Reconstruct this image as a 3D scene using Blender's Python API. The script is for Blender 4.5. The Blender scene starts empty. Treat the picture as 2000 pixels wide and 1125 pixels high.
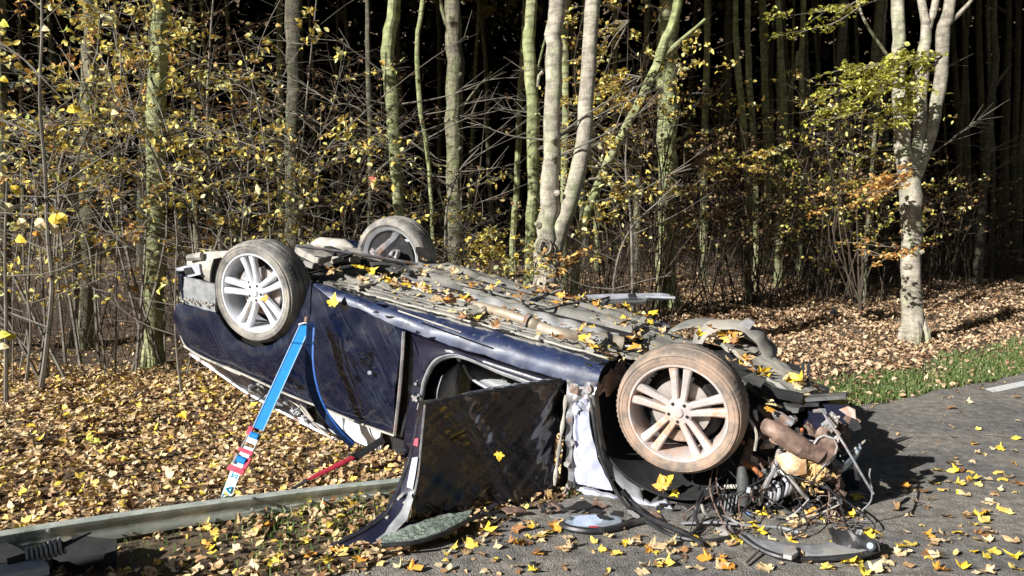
import bpy, math, random
import numpy as np
from mathutils import Vector, Matrix

random.seed(7)
rng = np.random.default_rng(11)
scene = bpy.context.scene
COL = scene.collection

# ------------------------------------------------------------------ camera, world, sun, exposure
FPX = 1570.0            # focal length in pixels of a 2000 px wide frame
CAM_H = 1.6
PITCH = math.atan((562.5 - 420) / FPX)
cam = bpy.data.cameras.new('camera')
cam.sensor_width = 36.0
cam.lens = 36.0 * FPX / 2000.0
cam.clip_start = 0.1
cam.clip_end = 400
cam_o = bpy.data.objects.new('camera', cam)
COL.objects.link(cam_o)
cam_o.location = (0, 0, CAM_H)
cam_o.rotation_euler = (math.pi / 2 - PITCH, 0, 0)
scene.camera = cam_o

SUN_AZ = math.radians(50)      # the light travels this far to the right of the view axis
SUN_EL = math.radians(27)
world = bpy.data.worlds.new('World')
scene.world = world
world.use_nodes = True
wn = world.node_tree
sky = wn.nodes.new('ShaderNodeTexSky')
sky.sky_type = 'NISHITA'
sky.sun_disc = False
sky.sun_elevation = SUN_EL
sky.sun_rotation = SUN_AZ + math.pi
bg = wn.nodes['Background']
bg.inputs['Strength'].default_value = 0.022
wn.links.new(sky.outputs[0], bg.inputs['Color'])

sl = bpy.data.lights.new('sun', 'SUN')
sl.energy = 5.0
sl.angle = math.radians(0.5)
sl.color = (1.0, 0.98, 0.95)
so = bpy.data.objects.new('sun', sl)
COL.objects.link(so)
sd = Vector((math.sin(SUN_AZ) * math.cos(SUN_EL), math.cos(SUN_AZ) * math.cos(SUN_EL), -math.sin(SUN_EL)))
so.rotation_euler = sd.to_track_quat('-Z', 'Y').to_euler()

scene.view_settings.view_transform = 'Standard'
scene.view_settings.look = 'None'
scene.view_settings.gamma = 1.0
scene.view_settings.use_curve_mapping = False
scene.view_settings.exposure = 0.95

# ------------------------------------------------------------------ measuring helpers
CF = Vector((0, math.cos(PITCH), -math.sin(PITCH)))
CU = Vector((0, math.sin(PITCH), math.cos(PITCH)))
CR = Vector((1, 0, 0))
CC = Vector((0, 0, CAM_H))


def ray(px, py):
    return CF + CR * ((px - 1000) / FPX) + CU * ((562.5 - py) / FPX)


def P(px, py, Y):
    d = ray(px, py)
    return CC + d * (Y / d.y)


def G(px, py, z=0.0):
    d = ray(px, py)
    return CC + d * ((z - CAM_H) / d.z)


# the car's own frame: a runs from the rear axle to the front axle, b across, c towards the underbody
_rh = P(497, 572, 5.35)
_fh = P(1325, 805, 4.2)
cu = (_fh - _rh)
WB = cu.length
cu.normalize()
cv = Vector((.40, .90, .10))
cv = (cv - cu * cv.dot(cu)).normalized()
cw = cu.cross(cv)
M_CAR = Matrix(((cu.x, cv.x, cw.x, _rh.x), (cu.y, cv.y, cw.y, _rh.y), (cu.z, cv.z, cw.z, _rh.z), (0, 0, 0, 1)))
M_INV = M_CAR.inverted()


def L(px, py, b=0.0):
    """point of the car's lengthwise plane b seen at a pixel, in car coordinates"""
    d = ray(px, py)
    o = _rh + cv * b
    t = (o - CC).dot(cv) / d.dot(cv)
    return M_INV @ (CC + d * t)


def LF(px, py, c=0.14):
    d = ray(px, py)
    o = _rh + cw * c
    t = (o - CC).dot(cw) / d.dot(cw)
    return M_INV @ (CC + d * t)


def LW(px, py, Y):
    return M_INV @ P(px, py, Y)


EDGE = [(-40, -30), (-6, -.5), (-1, 3.25), (1, 5.0), (2.71, 6.5), (5.22, 8.05), (12, 12), (45, 29), (90, 50)]
EX = np.array([e[0] for e in EDGE], float)
EY = np.array([e[1] for e in EDGE], float)


def edge_y(x):
    return np.interp(x, EX, EY)


def gh(x, y):
    """ground height"""
    x = np.asarray(x, float); y = np.asarray(y, float)
    s = (y - edge_y(x)) * .85
    k = np.clip((s - .3) / 3.0, 0, 1)
    n = .05 * np.sin(x * 1.7 + .6 * y) * np.cos(y * 1.3 - .4 * x) + .03 * np.sin(3.1 * x + 2.2 * y) + .015 * np.sin(7 * x - 5 * y)
    return np.where(s > 0, .022 * np.clip(s, 0, 200) + n * k, 0.0) - .012


def ghf(x, y):
    return float(gh(x, y))


# ------------------------------------------------------------------ materials
def new_mat(name):
    m = bpy.data.materials.new(name)
    m.use_nodes = True
    nt = m.node_tree
    return m, nt, nt.nodes['Principled BSDF'], nt.nodes, nt.links


def pm(name, c1, c2=None, scale=6.0, rough=.6, metal=0.0, bump=0.2, detail=6, coords='Object', stretch=(1, 1, 1), c3=None,
       coat=0.0, rough2=None, scale3=2.0, lim3=(.5, .62), bscale=None, bdist=.01, spec=None):
    m, nt, b, N, K = new_mat(name)
    b.inputs['Roughness'].default_value = rough
    b.inputs['Metallic'].default_value = metal
    if spec is not None:
        b.inputs['Specular IOR Level'].default_value = spec
    if coat:
        b.inputs['Coat Weight'].default_value = coat
        b.inputs['Coat Roughness'].default_value = .06
    tc = N.new('ShaderNodeTexCoord')
    mp = N.new('ShaderNodeMapping')
    mp.inputs['Scale'].default_value = stretch
    K.new(tc.outputs[coords], mp.inputs[0])
    nz = N.new('ShaderNodeTexNoise')
    nz.inputs['Scale'].default_value = scale
    nz.inputs['Detail'].default_value = detail
    nz.inputs['Roughness'].default_value = .65
    K.new(mp.outputs[0], nz.inputs['Vector'])
    rp = N.new('ShaderNodeValToRGB')
    rp.color_ramp.elements[0].position = .38
    rp.color_ramp.elements[1].position = .62
    rp.color_ramp.elements[0].color = (*c1, 1)
    rp.color_ramp.elements[1].color = (*(c2 or c1), 1)
    K.new(nz.outputs[0], rp.inputs[0])
    out = rp.outputs[0]
    if c3 is not None:
        n3 = N.new('ShaderNodeTexNoise')
        n3.inputs['Scale'].default_value = scale3
        n3.inputs['Detail'].default_value = 7
        n3.inputs['Roughness'].default_value = .7
        K.new(tc.outputs[coords], n3.inputs['Vector'])
        r3 = N.new('ShaderNodeMapRange')
        r3.inputs['From Min'].default_value = lim3[0]
        r3.inputs['From Max'].default_value = lim3[1]
        K.new(n3.outputs[0], r3.inputs['Value'])
        mx = N.new('ShaderNodeMix')
        mx.data_type = 'RGBA'
        K.new(r3.outputs[0], mx.inputs[0])
        K.new(out, mx.inputs[6])
        mx.inputs[7].default_value = (*c3, 1)
        out = mx.outputs[2]
        if rough2 is not None:
            rr = N.new('ShaderNodeMapRange')
            rr.inputs['To Min'].default_value = rough
            rr.inputs['To Max'].default_value = rough2
            K.new(r3.outputs[0], rr.inputs['Value'])
            K.new(rr.outputs[0], b.inputs['Roughness'])
            if metal:
                mr = N.new('ShaderNodeMapRange')
                mr.inputs['To Min'].default_value = metal
                mr.inputs['To Max'].default_value = 0
                K.new(r3.outputs[0], mr.inputs['Value'])
                K.new(mr.outputs[0], b.inputs['Metallic'])
    K.new(out, b.inputs['Base Color'])
    if bump:
        bn = N.new('ShaderNodeBump')
        bn.inputs['Strength'].default_value = bump
        bn.inputs['Distance'].default_value = bdist
        if bscale:
            n2 = N.new('ShaderNodeTexNoise')
            n2.inputs['Scale'].default_value = bscale
            n2.inputs['Detail'].default_value = 5
            K.new(mp.outputs[0], n2.inputs['Vector'])
            K.new(n2.outputs[0], bn.inputs['Height'])
        else:
            K.new(nz.outputs[0], bn.inputs['Height'])
        K.new(bn.outputs[0], b.inputs['Normal'])
    return m


def paint_mat(name, base, dust, scr, rough=.22, dust_lim=(.5, .75), coat_r=.08):
    """dark car paint: clear coat, long scratches, dust and mud films"""
    m, nt, b, N, K = new_mat(name)
    b.inputs['Metallic'].default_value = .35
    b.inputs['Coat Weight'].default_value = 1.0
    b.inputs['Coat Roughness'].default_value = coat_r
    tc = N.new('ShaderNodeTexCoord')
    # dust
    n1 = N.new('ShaderNodeTexNoise'); n1.inputs['Scale'].default_value = 3.2; n1.inputs['Detail'].default_value = 9; n1.inputs['Roughness'].default_value = .72
    K.new(tc.outputs['Object'], n1.inputs['Vector'])
    r1 = N.new('ShaderNodeMapRange'); r1.inputs['From Min'].default_value = dust_lim[0]; r1.inputs['From Max'].default_value = dust_lim[1]; r1.inputs['To Max'].default_value = .6
    K.new(n1.outputs[0], r1.inputs['Value'])
    mx = N.new('ShaderNodeMix'); mx.data_type = 'RGBA'
    mx.inputs[6].default_value = (*base, 1); mx.inputs[7].default_value = (*dust, 1)
    K.new(r1.outputs[0], mx.inputs[0])
    # scratches: stretched noise, turned across the panel
    m0 = N.new('ShaderNodeMapping'); m0.inputs['Rotation'].default_value = (0, math.radians(-52), 0)
    K.new(tc.outputs['Object'], m0.inputs[0])
    mp = N.new('ShaderNodeMapping'); mp.inputs['Scale'].default_value = (1.3, 3, 75)
    K.new(m0.outputs[0], mp.inputs[0])
    n2 = N.new('ShaderNodeTexNoise'); n2.inputs['Scale'].default_value = 1.5; n2.inputs['Detail'].default_value = 4
    K.new(mp.outputs[0], n2.inputs['Vector'])
    r2 = N.new('ShaderNodeMapRange'); r2.inputs['From Min'].default_value = .58; r2.inputs['From Max'].default_value = .8; r2.inputs['To Max'].default_value = .45
    K.new(n2.outputs[0], r2.inputs['Value'])
    m2 = N.new('ShaderNodeMix'); m2.data_type = 'RGBA'
    m2.inputs[7].default_value = (*scr, 1)
    K.new(mx.outputs[2], m2.inputs[6]); K.new(r2.outputs[0], m2.inputs[0])
    K.new(m2.outputs[2], b.inputs['Base Color'])
    ad = N.new('ShaderNodeMath'); ad.operation = 'ADD'
    K.new(r1.outputs[0], ad.inputs[0]); K.new(r2.outputs[0], ad.inputs[1])
    rr = N.new('ShaderNodeMapRange'); rr.inputs['To Min'].default_value = rough; rr.inputs['To Max'].default_value = .75
    K.new(ad.outputs[0], rr.inputs['Value']); K.new(rr.outputs[0], b.inputs['Roughness'])
    cr = N.new('ShaderNodeMapRange'); cr.inputs['To Min'].default_value = 1; cr.inputs['To Max'].default_value = .1
    K.new(ad.outputs[0], cr.inputs['Value']); K.new(cr.outputs[0], b.inputs['Coat Weight'])
    n4 = N.new('ShaderNodeTexNoise'); n4.inputs['Scale'].default_value = 2.6; n4.inputs['Detail'].default_value = 2
    K.new(tc.outputs['Object'], n4.inputs['Vector'])
    bn = N.new('ShaderNodeBump'); bn.inputs['Strength'].default_value = .35; bn.inputs['Distance'].default_value = .03
    K.new(n4.outputs[0], bn.inputs['Height'])
    b2 = N.new('ShaderNodeBump'); b2.inputs['Strength'].default_value = .15; b2.inputs['Distance'].default_value = .002
    K.new(n2.outputs[0], b2.inputs['Height']); K.new(bn.outputs[0], b2.inputs['Normal'])
    K.new(b2.outputs[0], b.inputs['Normal'])
    K.new(bn.outputs[0], b.inputs['Coat Normal'])
    return m


def leaf_mat(name, stops, trans=.25):
    """leaf colours picked per leaf by the face attribute 'tint'"""
    m, nt, b, N, K = new_mat(name)
    at = N.new('ShaderNodeAttribute'); at.attribute_name = 'tint'
    rp = N.new('ShaderNodeValToRGB')
    els = rp.color_ramp.elements
    rp.color_ramp.interpolation = 'LINEAR'
    els[0].position = stops[0][0]; els[0].color = (*stops[0][1], 1)
    els[1].position = stops[-1][0]; els[1].color = (*stops[-1][1], 1)
    for p_, c_ in stops[1:-1]:
        e = els.new(p_); e.color = (*c_, 1)
    K.new(at.outputs['Fac'], rp.inputs[0])
    tc = N.new('ShaderNodeTexCoord')
    nz = N.new('ShaderNodeTexNoise'); nz.inputs['Scale'].default_value = 40; nz.inputs['Detail'].default_value = 3
    K.new(tc.outputs['Object'], nz.inputs['Vector'])
    mr = N.new('ShaderNodeMapRange'); mr.inputs['From Min'].default_value = .3; mr.inputs['From Max'].default_value = .7
    mr.inputs['To Min'].default_value = .7; mr.inputs['To Max'].default_value = 1.15
    K.new(nz.outputs[0], mr.inputs['Value'])
    vm = N.new('ShaderNodeVectorMath'); vm.operation = 'SCALE'
    K.new(rp.outputs[0], vm.inputs[0]); K.new(mr.outputs[0], vm.inputs['Scale'])
    K.new(vm.outputs[0], b.inputs['Base Color'])
    b.inputs['Roughness'].default_value = .5
    b.inputs['Specular IOR Level'].default_value = .3
    if trans:
        tr = N.new('ShaderNodeBsdfTranslucent'); K.new(vm.outputs[0], tr.inputs[0])
        ms = N.new('ShaderNodeMixShader'); ms.inputs[0].default_value = trans
        K.new(b.outputs[0], ms.inputs[1]); K.new(tr.outputs[0], ms.inputs[2])
        K.new(ms.outputs[0], N['Material Output'].inputs[0])
    return m


def bark_mat(name, c1, c2, green, glim=(.45, .7), sc=5, bump=.5, wrinkle=.55):
    m = pm(name, c1, c2, scale=sc, rough=.85, bump=bump, stretch=(1, 1, .22), c3=green, scale3=1.6, lim3=glim, bscale=22, bdist=.02, spec=.2)
    nt = m.node_tree; N = nt.nodes; K = nt.links
    b = N['Principled BSDF']
    src = b.inputs['Base Color'].links[0].from_socket
    tc = N.new('ShaderNodeTexCoord')
    mp = N.new('ShaderNodeMapping'); mp.inputs['Scale'].default_value = (2.5, 2.5, 13)
    K.new(tc.outputs['Object'], mp.inputs[0])
    n1 = N.new('ShaderNodeTexNoise'); n1.inputs['Scale'].default_value = 1.6; n1.inputs['Detail'].default_value = 8; n1.inputs['Roughness'].default_value = .75
    K.new(mp.outputs[0], n1.inputs['Vector'])
    r1 = N.new('ShaderNodeMapRange'); r1.inputs['From Min'].default_value = .36; r1.inputs['From Max'].default_value = .52
    r1.inputs['To Min'].default_value = 1 - wrinkle; r1.inputs['To Max'].default_value = 1.0
    K.new(n1.outputs[0], r1.inputs['Value'])
    n2 = N.new('ShaderNodeTexNoise'); n2.inputs['Scale'].default_value = 11; n2.inputs['Detail'].default_value = 6; n2.inputs['Roughness'].default_value = .7
    K.new(tc.outputs['Object'], n2.inputs['Vector'])
    r2 = N.new('ShaderNodeMapRange'); r2.inputs['From Min'].default_value = .35; r2.inputs['From Max'].default_value = .55
    r2.inputs['To Min'].default_value = .6; r2.inputs['To Max'].default_value = 1.1
    K.new(n2.outputs[0], r2.inputs['Value'])
    mu = N.new('ShaderNodeMath'); mu.operation = 'MULTIPLY'
    K.new(r1.outputs[0], mu.inputs[0]); K.new(r2.outputs[0], mu.inputs[1])
    vm = N.new('ShaderNodeVectorMath'); vm.operation = 'SCALE'
    K.new(src, vm.inputs[0]); K.new(mu.outputs[0], vm.inputs['Scale']); K.new(vm.outputs[0], b.inputs['Base Color'])
    old = b.inputs['Normal'].links[0].from_socket
    bn = N.new('ShaderNodeBump'); bn.inputs['Strength'].default_value = .6; bn.inputs['Distance'].default_value = .015
    K.new(mu.outputs[0], bn.inputs['Height']); K.new(old, bn.inputs['Normal']); K.new(bn.outputs[0], b.inputs['Normal'])
    return m


M = {}
M['bark_pale'] = bark_mat('pale_bark', (.27, .24, .19), (.43, .39, .31), (.29, .32, .17), (.5, .66), bump=.35, wrinkle=.4)
M['bark_green'] = bark_mat('greenish_bark', (.18, .185, .10), (.37, .37, .21), (.26, .30, .12), (.44, .62))
M['bark_grey'] = bark_mat('grey_bark', (.13, .12, .09), (.25, .22, .16), (.17, .19, .08), (.45, .65), bump=.9)
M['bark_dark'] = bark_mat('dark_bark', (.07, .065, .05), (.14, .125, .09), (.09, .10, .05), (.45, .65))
M['twig'] = pm('twig_bark', (.085, .075, .058), (.21, .185, .145), scale=3, rough=.8, bump=0)
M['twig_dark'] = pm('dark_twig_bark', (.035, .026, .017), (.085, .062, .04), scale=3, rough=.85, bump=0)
M['paint'] = paint_mat('navy_car_paint', (.004, .008, .029), (.10, .11, .13), (.22, .24, .28), rough=.16, dust_lim=(.50, .9))
M['paint_sill'] = pm('scuffed_blue_sill_paint', (.008, .015, .05), (.022, .035, .085), scale=9, rough=.45, bump=.2, coat=.25, c3=(.16, .16, .17), scale3=14, lim3=(.54, .74), rough2=.85)
M['paint_door'] = paint_mat('muddy_dark_paint', (.008, .008, .014), (.12, .10, .07), (.15, .13, .11), rough=.25, dust_lim=(.58, .95), coat_r=.10)
M['paint_inner'] = pm('inner_navy_paint', (.010, .010, .022), (.018, .018, .036), scale=8, rough=.3, bump=.2, coat=.5, c3=(.16, .14, .12), lim3=(.6, .85), rough2=.8)
M['under'] = pm('dusty_underbody_coating', (.155, .15, .135), (.26, .25, .22), scale=5, rough=.8, bump=.3, c3=(.36, .325, .26), scale3=2.2, lim3=(.46, .68), bscale=60, bdist=.006)
M['under_dark'] = pm('dark_underbody_plastic', (.045, .046, .045), (.10, .10, .095), scale=8, rough=.7, bump=.3, c3=(.22, .19, .15), scale3=4, lim3=(.55, .72))
M['heat'] = pm('heat_shield_aluminium', (.50, .50, .50), (.66, .66, .65), scale=14, rough=.4, metal=.15, bump=.35, c3=(.34, .29, .22), scale3=5, lim3=(.56, .7), rough2=.8)
M['exhaust'] = pm('tan_exhaust_steel', (.33, .27, .20), (.45, .38, .29), scale=10, rough=.5, metal=.3, bump=.15, c3=(.28, .20, .14), lim3=(.55, .7))
M['rubber'] = pm('dusty_tyre_rubber', (.07, .07, .068), (.15, .145, .135), scale=9, rough=.8, bump=.3, c3=(.36, .33, .28), scale3=5, lim3=(.38, .66), bscale=80, bdist=.003)
M['rubber_mud'] = pm('mud_caked_tyre_rubber', (.15, .125, .105), (.27, .21, .165), scale=8, rough=.85, bump=.4, c3=(.40, .27, .19), scale3=4, lim3=(.42, .66), bscale=70, bdist=.004)
M['alloy'] = pm('silver_alloy', (.62, .64, .68), (.74, .76, .79), scale=10, rough=.38, metal=.35, bump=.08, c3=(.42, .30, .18), scale3=6, lim3=(.6, .75), rough2=.8)
M['alloy_mud'] = pm('mud_stained_alloy', (.46, .42, .40), (.62, .56, .54), scale=10, rough=.42, metal=.3, bump=.1, c3=(.46, .27, .17), scale3=9, lim3=(.47, .66), rough2=.85)
M['disc'] = pm('brake_steel', (.30, .27, .25), (.45, .40, .36), scale=12, rough=.5, metal=.4, bump=.2, c3=(.30, .14, .07), scale3=9, lim3=(.5, .65))
M['black'] = pm('black_plastic', (.012, .012, .013), (.03, .03, .032), scale=12, rough=.45, bump=.2, c3=(.12, .11, .09), scale3=6, lim3=(.58, .8))
M['blackm'] = pm('matt_black_plastic', (.008, .008, .008), (.02, .02, .02), scale=12, rough=.9, bump=.2)
M['greyp'] = pm('grey_plastic', (.16, .165, .17), (.26, .265, .27), scale=12, rough=.55, bump=.2, c3=(.30, .27, .2), lim3=(.55, .75))
M['lightp'] = pm('light_grey_trim', (.27, .28, .31), (.42, .43, .47), scale=9, rough=.5, bump=.1, c3=(.3, .28, .24), lim3=(.6, .8))
M['dusty'] = pm('dusty_bumper_plastic', (.30, .28, .23), (.45, .42, .36), scale=9, rough=.7, bump=.4, c3=(.14, .13, .12), scale3=6, lim3=(.5, .65))
M['white'] = pm('white_fabric_airbag', (.55, .56, .60), (.66, .67, .69), scale=5, rough=.8, bump=.5, stretch=(1, 1, 5), bdist=.02)
M['lilac'] = pm('bare_pale_metal', (.36, .38, .50), (.50, .52, .60), scale=5, rough=.45, bump=.2, c3=(.16, .14, .12), scale3=7, lim3=(.54, .68))
M['metal'] = pm('torn_grey_metal', (.26, .26, .27), (.48, .48, .49), scale=14, rough=.42, metal=.6, bump=.4, c3=(.20, .12, .08), scale3=9, lim3=(.5, .62), rough2=.8)
M['metal_bright'] = pm('bright_cast_metal', (.32, .31, .30), (.55, .54, .52), scale=18, rough=.4, metal=.4, bump=.4, c3=(.24, .17, .12), scale3=11, lim3=(.52, .62), rough2=.8)
M['rust'] = pm('rusty_brown_metal', (.075, .045, .034), (.19, .12, .088), scale=14, rough=.8, bump=.5, c3=(.34, .25, .19), scale3=8, lim3=(.52, .68))
M['cream'] = pm('cream_cast_housing', (.50, .42, .33), (.70, .60, .48), scale=16, rough=.6, bump=.6, c3=(.52, .27, .10), scale3=7, lim3=(.5, .65))
M['foam'] = pm('torn_yellow_foam', (.42, .25, .09), (.72, .52, .24), scale=22, rough=.95, bump=1.0, bdist=.03)
M['copper'] = pm('orange_brown_part', (.42, .15, .05), (.26, .09, .03), scale=14, rough=.6, bump=.4)
M['blueglass'] = pm('pale_blue_mirror_glass', (.42, .52, .64), (.55, .64, .74), scale=7, rough=.12, metal=.5, bump=.1, c3=(.3, .32, .33), lim3=(.55, .75))
M['bluep'] = pm('blue_plastic_cap', (.15, .25, .55), (.2, .32, .62), scale=7, rough=.4, bump=0)
M['crackglass'] = pm('crazed_green_glass', (.08, .10, .08), (.36, .42, .35), scale=55, rough=.3, bump=.9, detail=3, c3=(.12, .14, .11), scale3=9, lim3=(.45, .7), bdist=.01)
M['strap'] = pm('bright_blue_webbing', (.004, .21, .62), (.008, .25, .70), scale=40, rough=.6, bump=.4, bdist=.002)
M['strap_edge'] = pm('light_blue_webbing_edge', (.25, .42, .66), (.3, .5, .7), scale=40, rough=.7, bump=.2)
M['strap_dark'] = pm('dark_blue_webbing', (.006, .02, .07), (.012, .05, .16), scale=30, rough=.6, bump=.3)
M['strap_white'] = pm('white_printed_webbing', (.62, .80, .84), (.72, .86, .88), scale=30, rough=.7, bump=.3, bdist=.002)
M['strap_mid'] = pm('mid_blue_webbing', (.005, .06, .26), (.01, .09, .36), scale=30, rough=.6, bump=.3)
M['print'] = pm('teal_print', (.0, .25, .48), (.02, .35, .5), scale=30, rough=.7, bump=0)
M['red'] = pm('pinkish_red_handle', (.62, .07, .11), (.72, .11, .16), scale=20, rough=.4, bump=.1)
M['redweb'] = pm('dark_red_sleeve', (.26, .010, .025), (.36, .02, .04), scale=30, rough=.6, bump=.3)
M['rail'] = pm('weathered_galvanised_steel', (.34, .37, .33), (.50, .53, .47), scale=7, rough=.6, metal=.15, bump=.25, c3=(.16, .19, .12), scale3=6, lim3=(.48, .66), stretch=(1, 1, 3))
M['stone'] = pm('grey_stone', (.18, .17, .15), (.3, .28, .25), scale=9, rough=.9, bump=.6)

AUT = [(0, (.08, .04, .02)), (.16, (.22, .11, .05)), (.36, (.44, .27, .13)), (.58, (.64, .45, .24)), (.78, (.74, .60, .38)), (.9, (.78, .56, .12)), (1, (.84, .68, .08))]
M['litter'] = leaf_mat('leaf_litter', AUT, .1)
M['litter_far'] = leaf_mat('bank_leaf_litter', [(0, (.10, .055, .03)), (.3, (.30, .17, .09)), (.6, (.54, .37, .22)), (.9, (.66, .50, .33)), (1, (.70, .55, .28))], .1)
M['bough'] = leaf_mat('yellow_shrub_leaves', [(0, (.18, .09, .03)), (.2, (.46, .28, .08)), (.45, (.72, .55, .12)), (.7, (.80, .70, .18)), (.9, (.82, .80, .48)), (1, (.42, .50, .10))], .3)
M['bough_orange'] = leaf_mat('orange_leaves', [(0, (.36, .15, .04)), (.5, (.74, .42, .13)), (1, (.82, .62, .22))], .3)
M['bough_lime'] = leaf_mat('lime_leaves', [(0, (.34, .30, .05)), (.5, (.58, .58, .10)), (1, (.74, .72, .28))], .35)
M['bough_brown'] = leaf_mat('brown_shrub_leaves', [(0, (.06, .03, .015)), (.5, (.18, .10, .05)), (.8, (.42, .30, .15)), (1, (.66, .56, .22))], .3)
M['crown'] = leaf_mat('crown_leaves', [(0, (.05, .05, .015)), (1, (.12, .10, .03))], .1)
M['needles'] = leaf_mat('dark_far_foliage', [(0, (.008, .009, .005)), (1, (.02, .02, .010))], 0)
M['grass'] = leaf_mat('grass_blades', [(0, (.07, .10, .025)), (.6, (.13, .20, .055)), (1, (.28, .31, .13))], .3)
for nm, c in dict(yellow=(.80, .55, .05), orange=(.70, .33, .05), tan=(.60, .42, .22), pale=(.72, .60, .32), brown=(.34, .17, .07), lime=(.62, .62, .08), red=(.55, .16, .10)).items():
    M['leaf_' + nm] = pm(nm + '_leaf', tuple(x * .75 for x in c), tuple(min(1, x * 1.08) for x in c), scale=28, rough=.5, bump=.3, bdist=.004, c3=tuple(x * .4 for x in c), scale3=30, lim3=(.62, .72))


# ------------------------------------------------------------------ mesh building
def link(o, parent=None, label=None, cat=None, group=None, kind=None):
    COL.objects.link(o)
    if parent is not None:
        o.parent = parent
    if label: o['label'] = label
    if cat: o['category'] = cat
    if group: o['group'] = group
    if kind: o['kind'] = kind
    return o


def empty(name, loc=(0, 0, 0), parent=None, **k):
    o = bpy.data.objects.new(name, None)
    o.empty_display_size = .2
    o.location = loc
    return link(o, parent, **k)


class MB:
    def __init__(s):
        s.v = []; s.f = []

    def add(s, vs, fs):
        n = len(s.v)
        s.v.extend([tuple(v) for v in vs])
        s.f.extend([tuple(i + n for i in f) for f in fs])
        return s

    def box(s, c, size, rot=None, taper=1.0):
        hx, hy, hz = size[0] / 2, size[1] / 2, size[2] / 2
        bev = min(hx, hy, hz) * .25
        vs = []
        for z, k in ((-hz, 1), (hz, taper)):
            for x, y in ((-hx, -hy), (hx, -hy), (hx, hy), (-hx, hy)):
                sx = -1 if x < 0 else 1; sy = -1 if y < 0 else 1
                vs.append(((x - sx * bev) * k, y * k, z)); vs.append((x * k, (y - sy * bev) * k, z))
        # order around the rim: for each corner two points
        order = []
        for lvl in (0, 8):
            order += [lvl + i for i in (1, 0, 2, 3, 5, 4, 6, 7)]
        vv = [vs[i] for i in order]
        fs = [tuple(reversed(range(8))), tuple(range(8, 16))]
        for i in range(8):
            j = (i + 1) % 8
            fs.append((i, j, j + 8, i + 8))
        c = Vector(c)
        R = rot if rot is not None else Matrix.Identity(3)
        s.add([c + R @ Vector(p) for p in vv], fs)
        return s

    def tube(s, pts, r, n=8, cap=True, flat=1.0):
        pts = [Vector(p) for p in pts]
        if not isinstance(r, (list, tuple)):
            r = [r] * len(pts)
        vs = []; fs = []
        t0 = (pts[1] - pts[0]).normalized()
        up = Vector((0, 0, 1)) if abs(t0.z) < .9 else Vector((1, 0, 0))
        nrm = t0.cross(up).normalized()
        for i, p in enumerate(pts):
            if i == 0: t = pts[1] - pts[0]
            elif i == len(pts) - 1: t = pts[-1] - pts[-2]
            else: t = pts[i + 1] - pts[i - 1]
            t.normalize()
            nrm = (nrm - t * nrm.dot(t))
            if nrm.length < 1e-5: nrm = t.orthogonal()
            nrm.normalize()
            bn = t.cross(nrm)
            for k in range(n):
                a = 2 * math.pi * k / n
                vs.append(p + nrm * (math.cos(a) * r[i]) + bn * (math.sin(a) * r[i] * flat))
        for i in range(len(pts) - 1):
            for k in range(n):
                k2 = (k + 1) % n
                fs.append((i * n + k, i * n + k2, (i + 1) * n + k2, (i + 1) * n + k))
        if cap:
            fs.append(tuple(reversed(range(n)))); fs.append(tuple(range((len(pts) - 1) * n, len(pts) * n)))
        return s.add(vs, fs)

    def lathe(s, prof, n=48, mod=None, a0=0.0, a1=2 * math.pi, closed=True):
        """prof: (radius, y) pairs turned round the y axis"""
        vs = []; m = len(prof)
        full = abs(a1 - a0 - 2 * math.pi) < 1e-6
        cnt = n if full else n + 1
        for i in range(cnt):
            a = a0 + (a1 - a0) * i / n
            for j, (r, y) in enumerate(prof):
                if mod: r, y = mod(i, j, r, y)
                vs.append((r * math.cos(a), y, r * math.sin(a)))
        fs = []
        for i in range(n):
            i2 = (i + 1) % cnt
            for j in range(m if closed else m - 1):
                j2 = (j + 1) % m
                fs.append((i * m + j, i * m + j2, i2 * m + j2, i2 * m + j))
        return s.add(vs, fs)

    def poly(s, pts, thick):
        """a plate: closed outline with thickness along vector thick"""
        n = len(pts); th = Vector(thick)
        vs = [Vector(p) for p in pts] + [Vector(p) + th for p in pts]
        fs = [tuple(range(n)), tuple(reversed(range(n, 2 * n)))]
        for i in range(n):
            j = (i + 1) % n
            fs.append((j, i, i + n, j + n))
        return s.add(vs, fs)

    def build(s, name, mat, parent=None, smooth=True, angle=35, **k):
        me = bpy.data.meshes.new(name)
        me.from_pydata(s.v, [], s.f)
        me.materials.append(M[mat] if isinstance(mat, str) else mat)
        me.update()
        if smooth:
            me.polygons.foreach_set('use_smooth', [True] * len(me.polygons))
            try:
                me.set_sharp_from_angle(angle=math.radians(angle))
            except Exception:
                pass
        o = bpy.data.objects.new(name, me)
        return link(o, parent, **k)


def resample(pl, n):
    pl = [Vector(p) for p in pl]
    d = [0]
    for i in range(1, len(pl)): d.append(d[-1] + (pl[i] - pl[i - 1]).length)
    out = []
    for k in range(n):
        t = d[-1] * k / (n - 1)
        i = 1
        while i < len(pl) - 1 and d[i] < t: i += 1
        q = (t - d[i - 1]) / max(1e-9, d[i] - d[i - 1])
        out.append(pl[i - 1].lerp(pl[i], q))
    return out


def smooth_line(pts, n):
    """Catmull-Rom through the points"""
    pts = [Vector(p) for p in pts]
    q = [pts[0] * 2 - pts[1]] + pts + [pts[-1] * 2 - pts[-2]]
    out = []
    segs = len(pts) - 1
    for k in range(n):
        t = k / (n - 1) * segs
        i = min(int(t), segs - 1); f = t - i
        a, b, c, d = q[i], q[i + 1], q[i + 2], q[i + 3]
        out.append(.5 * ((2 * b) + (c - a) * f + (2 * a - 5 * b + 4 * c - d) * f * f + (3 * b - a - 3 * c + d) * f ** 3))
    return out


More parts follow.
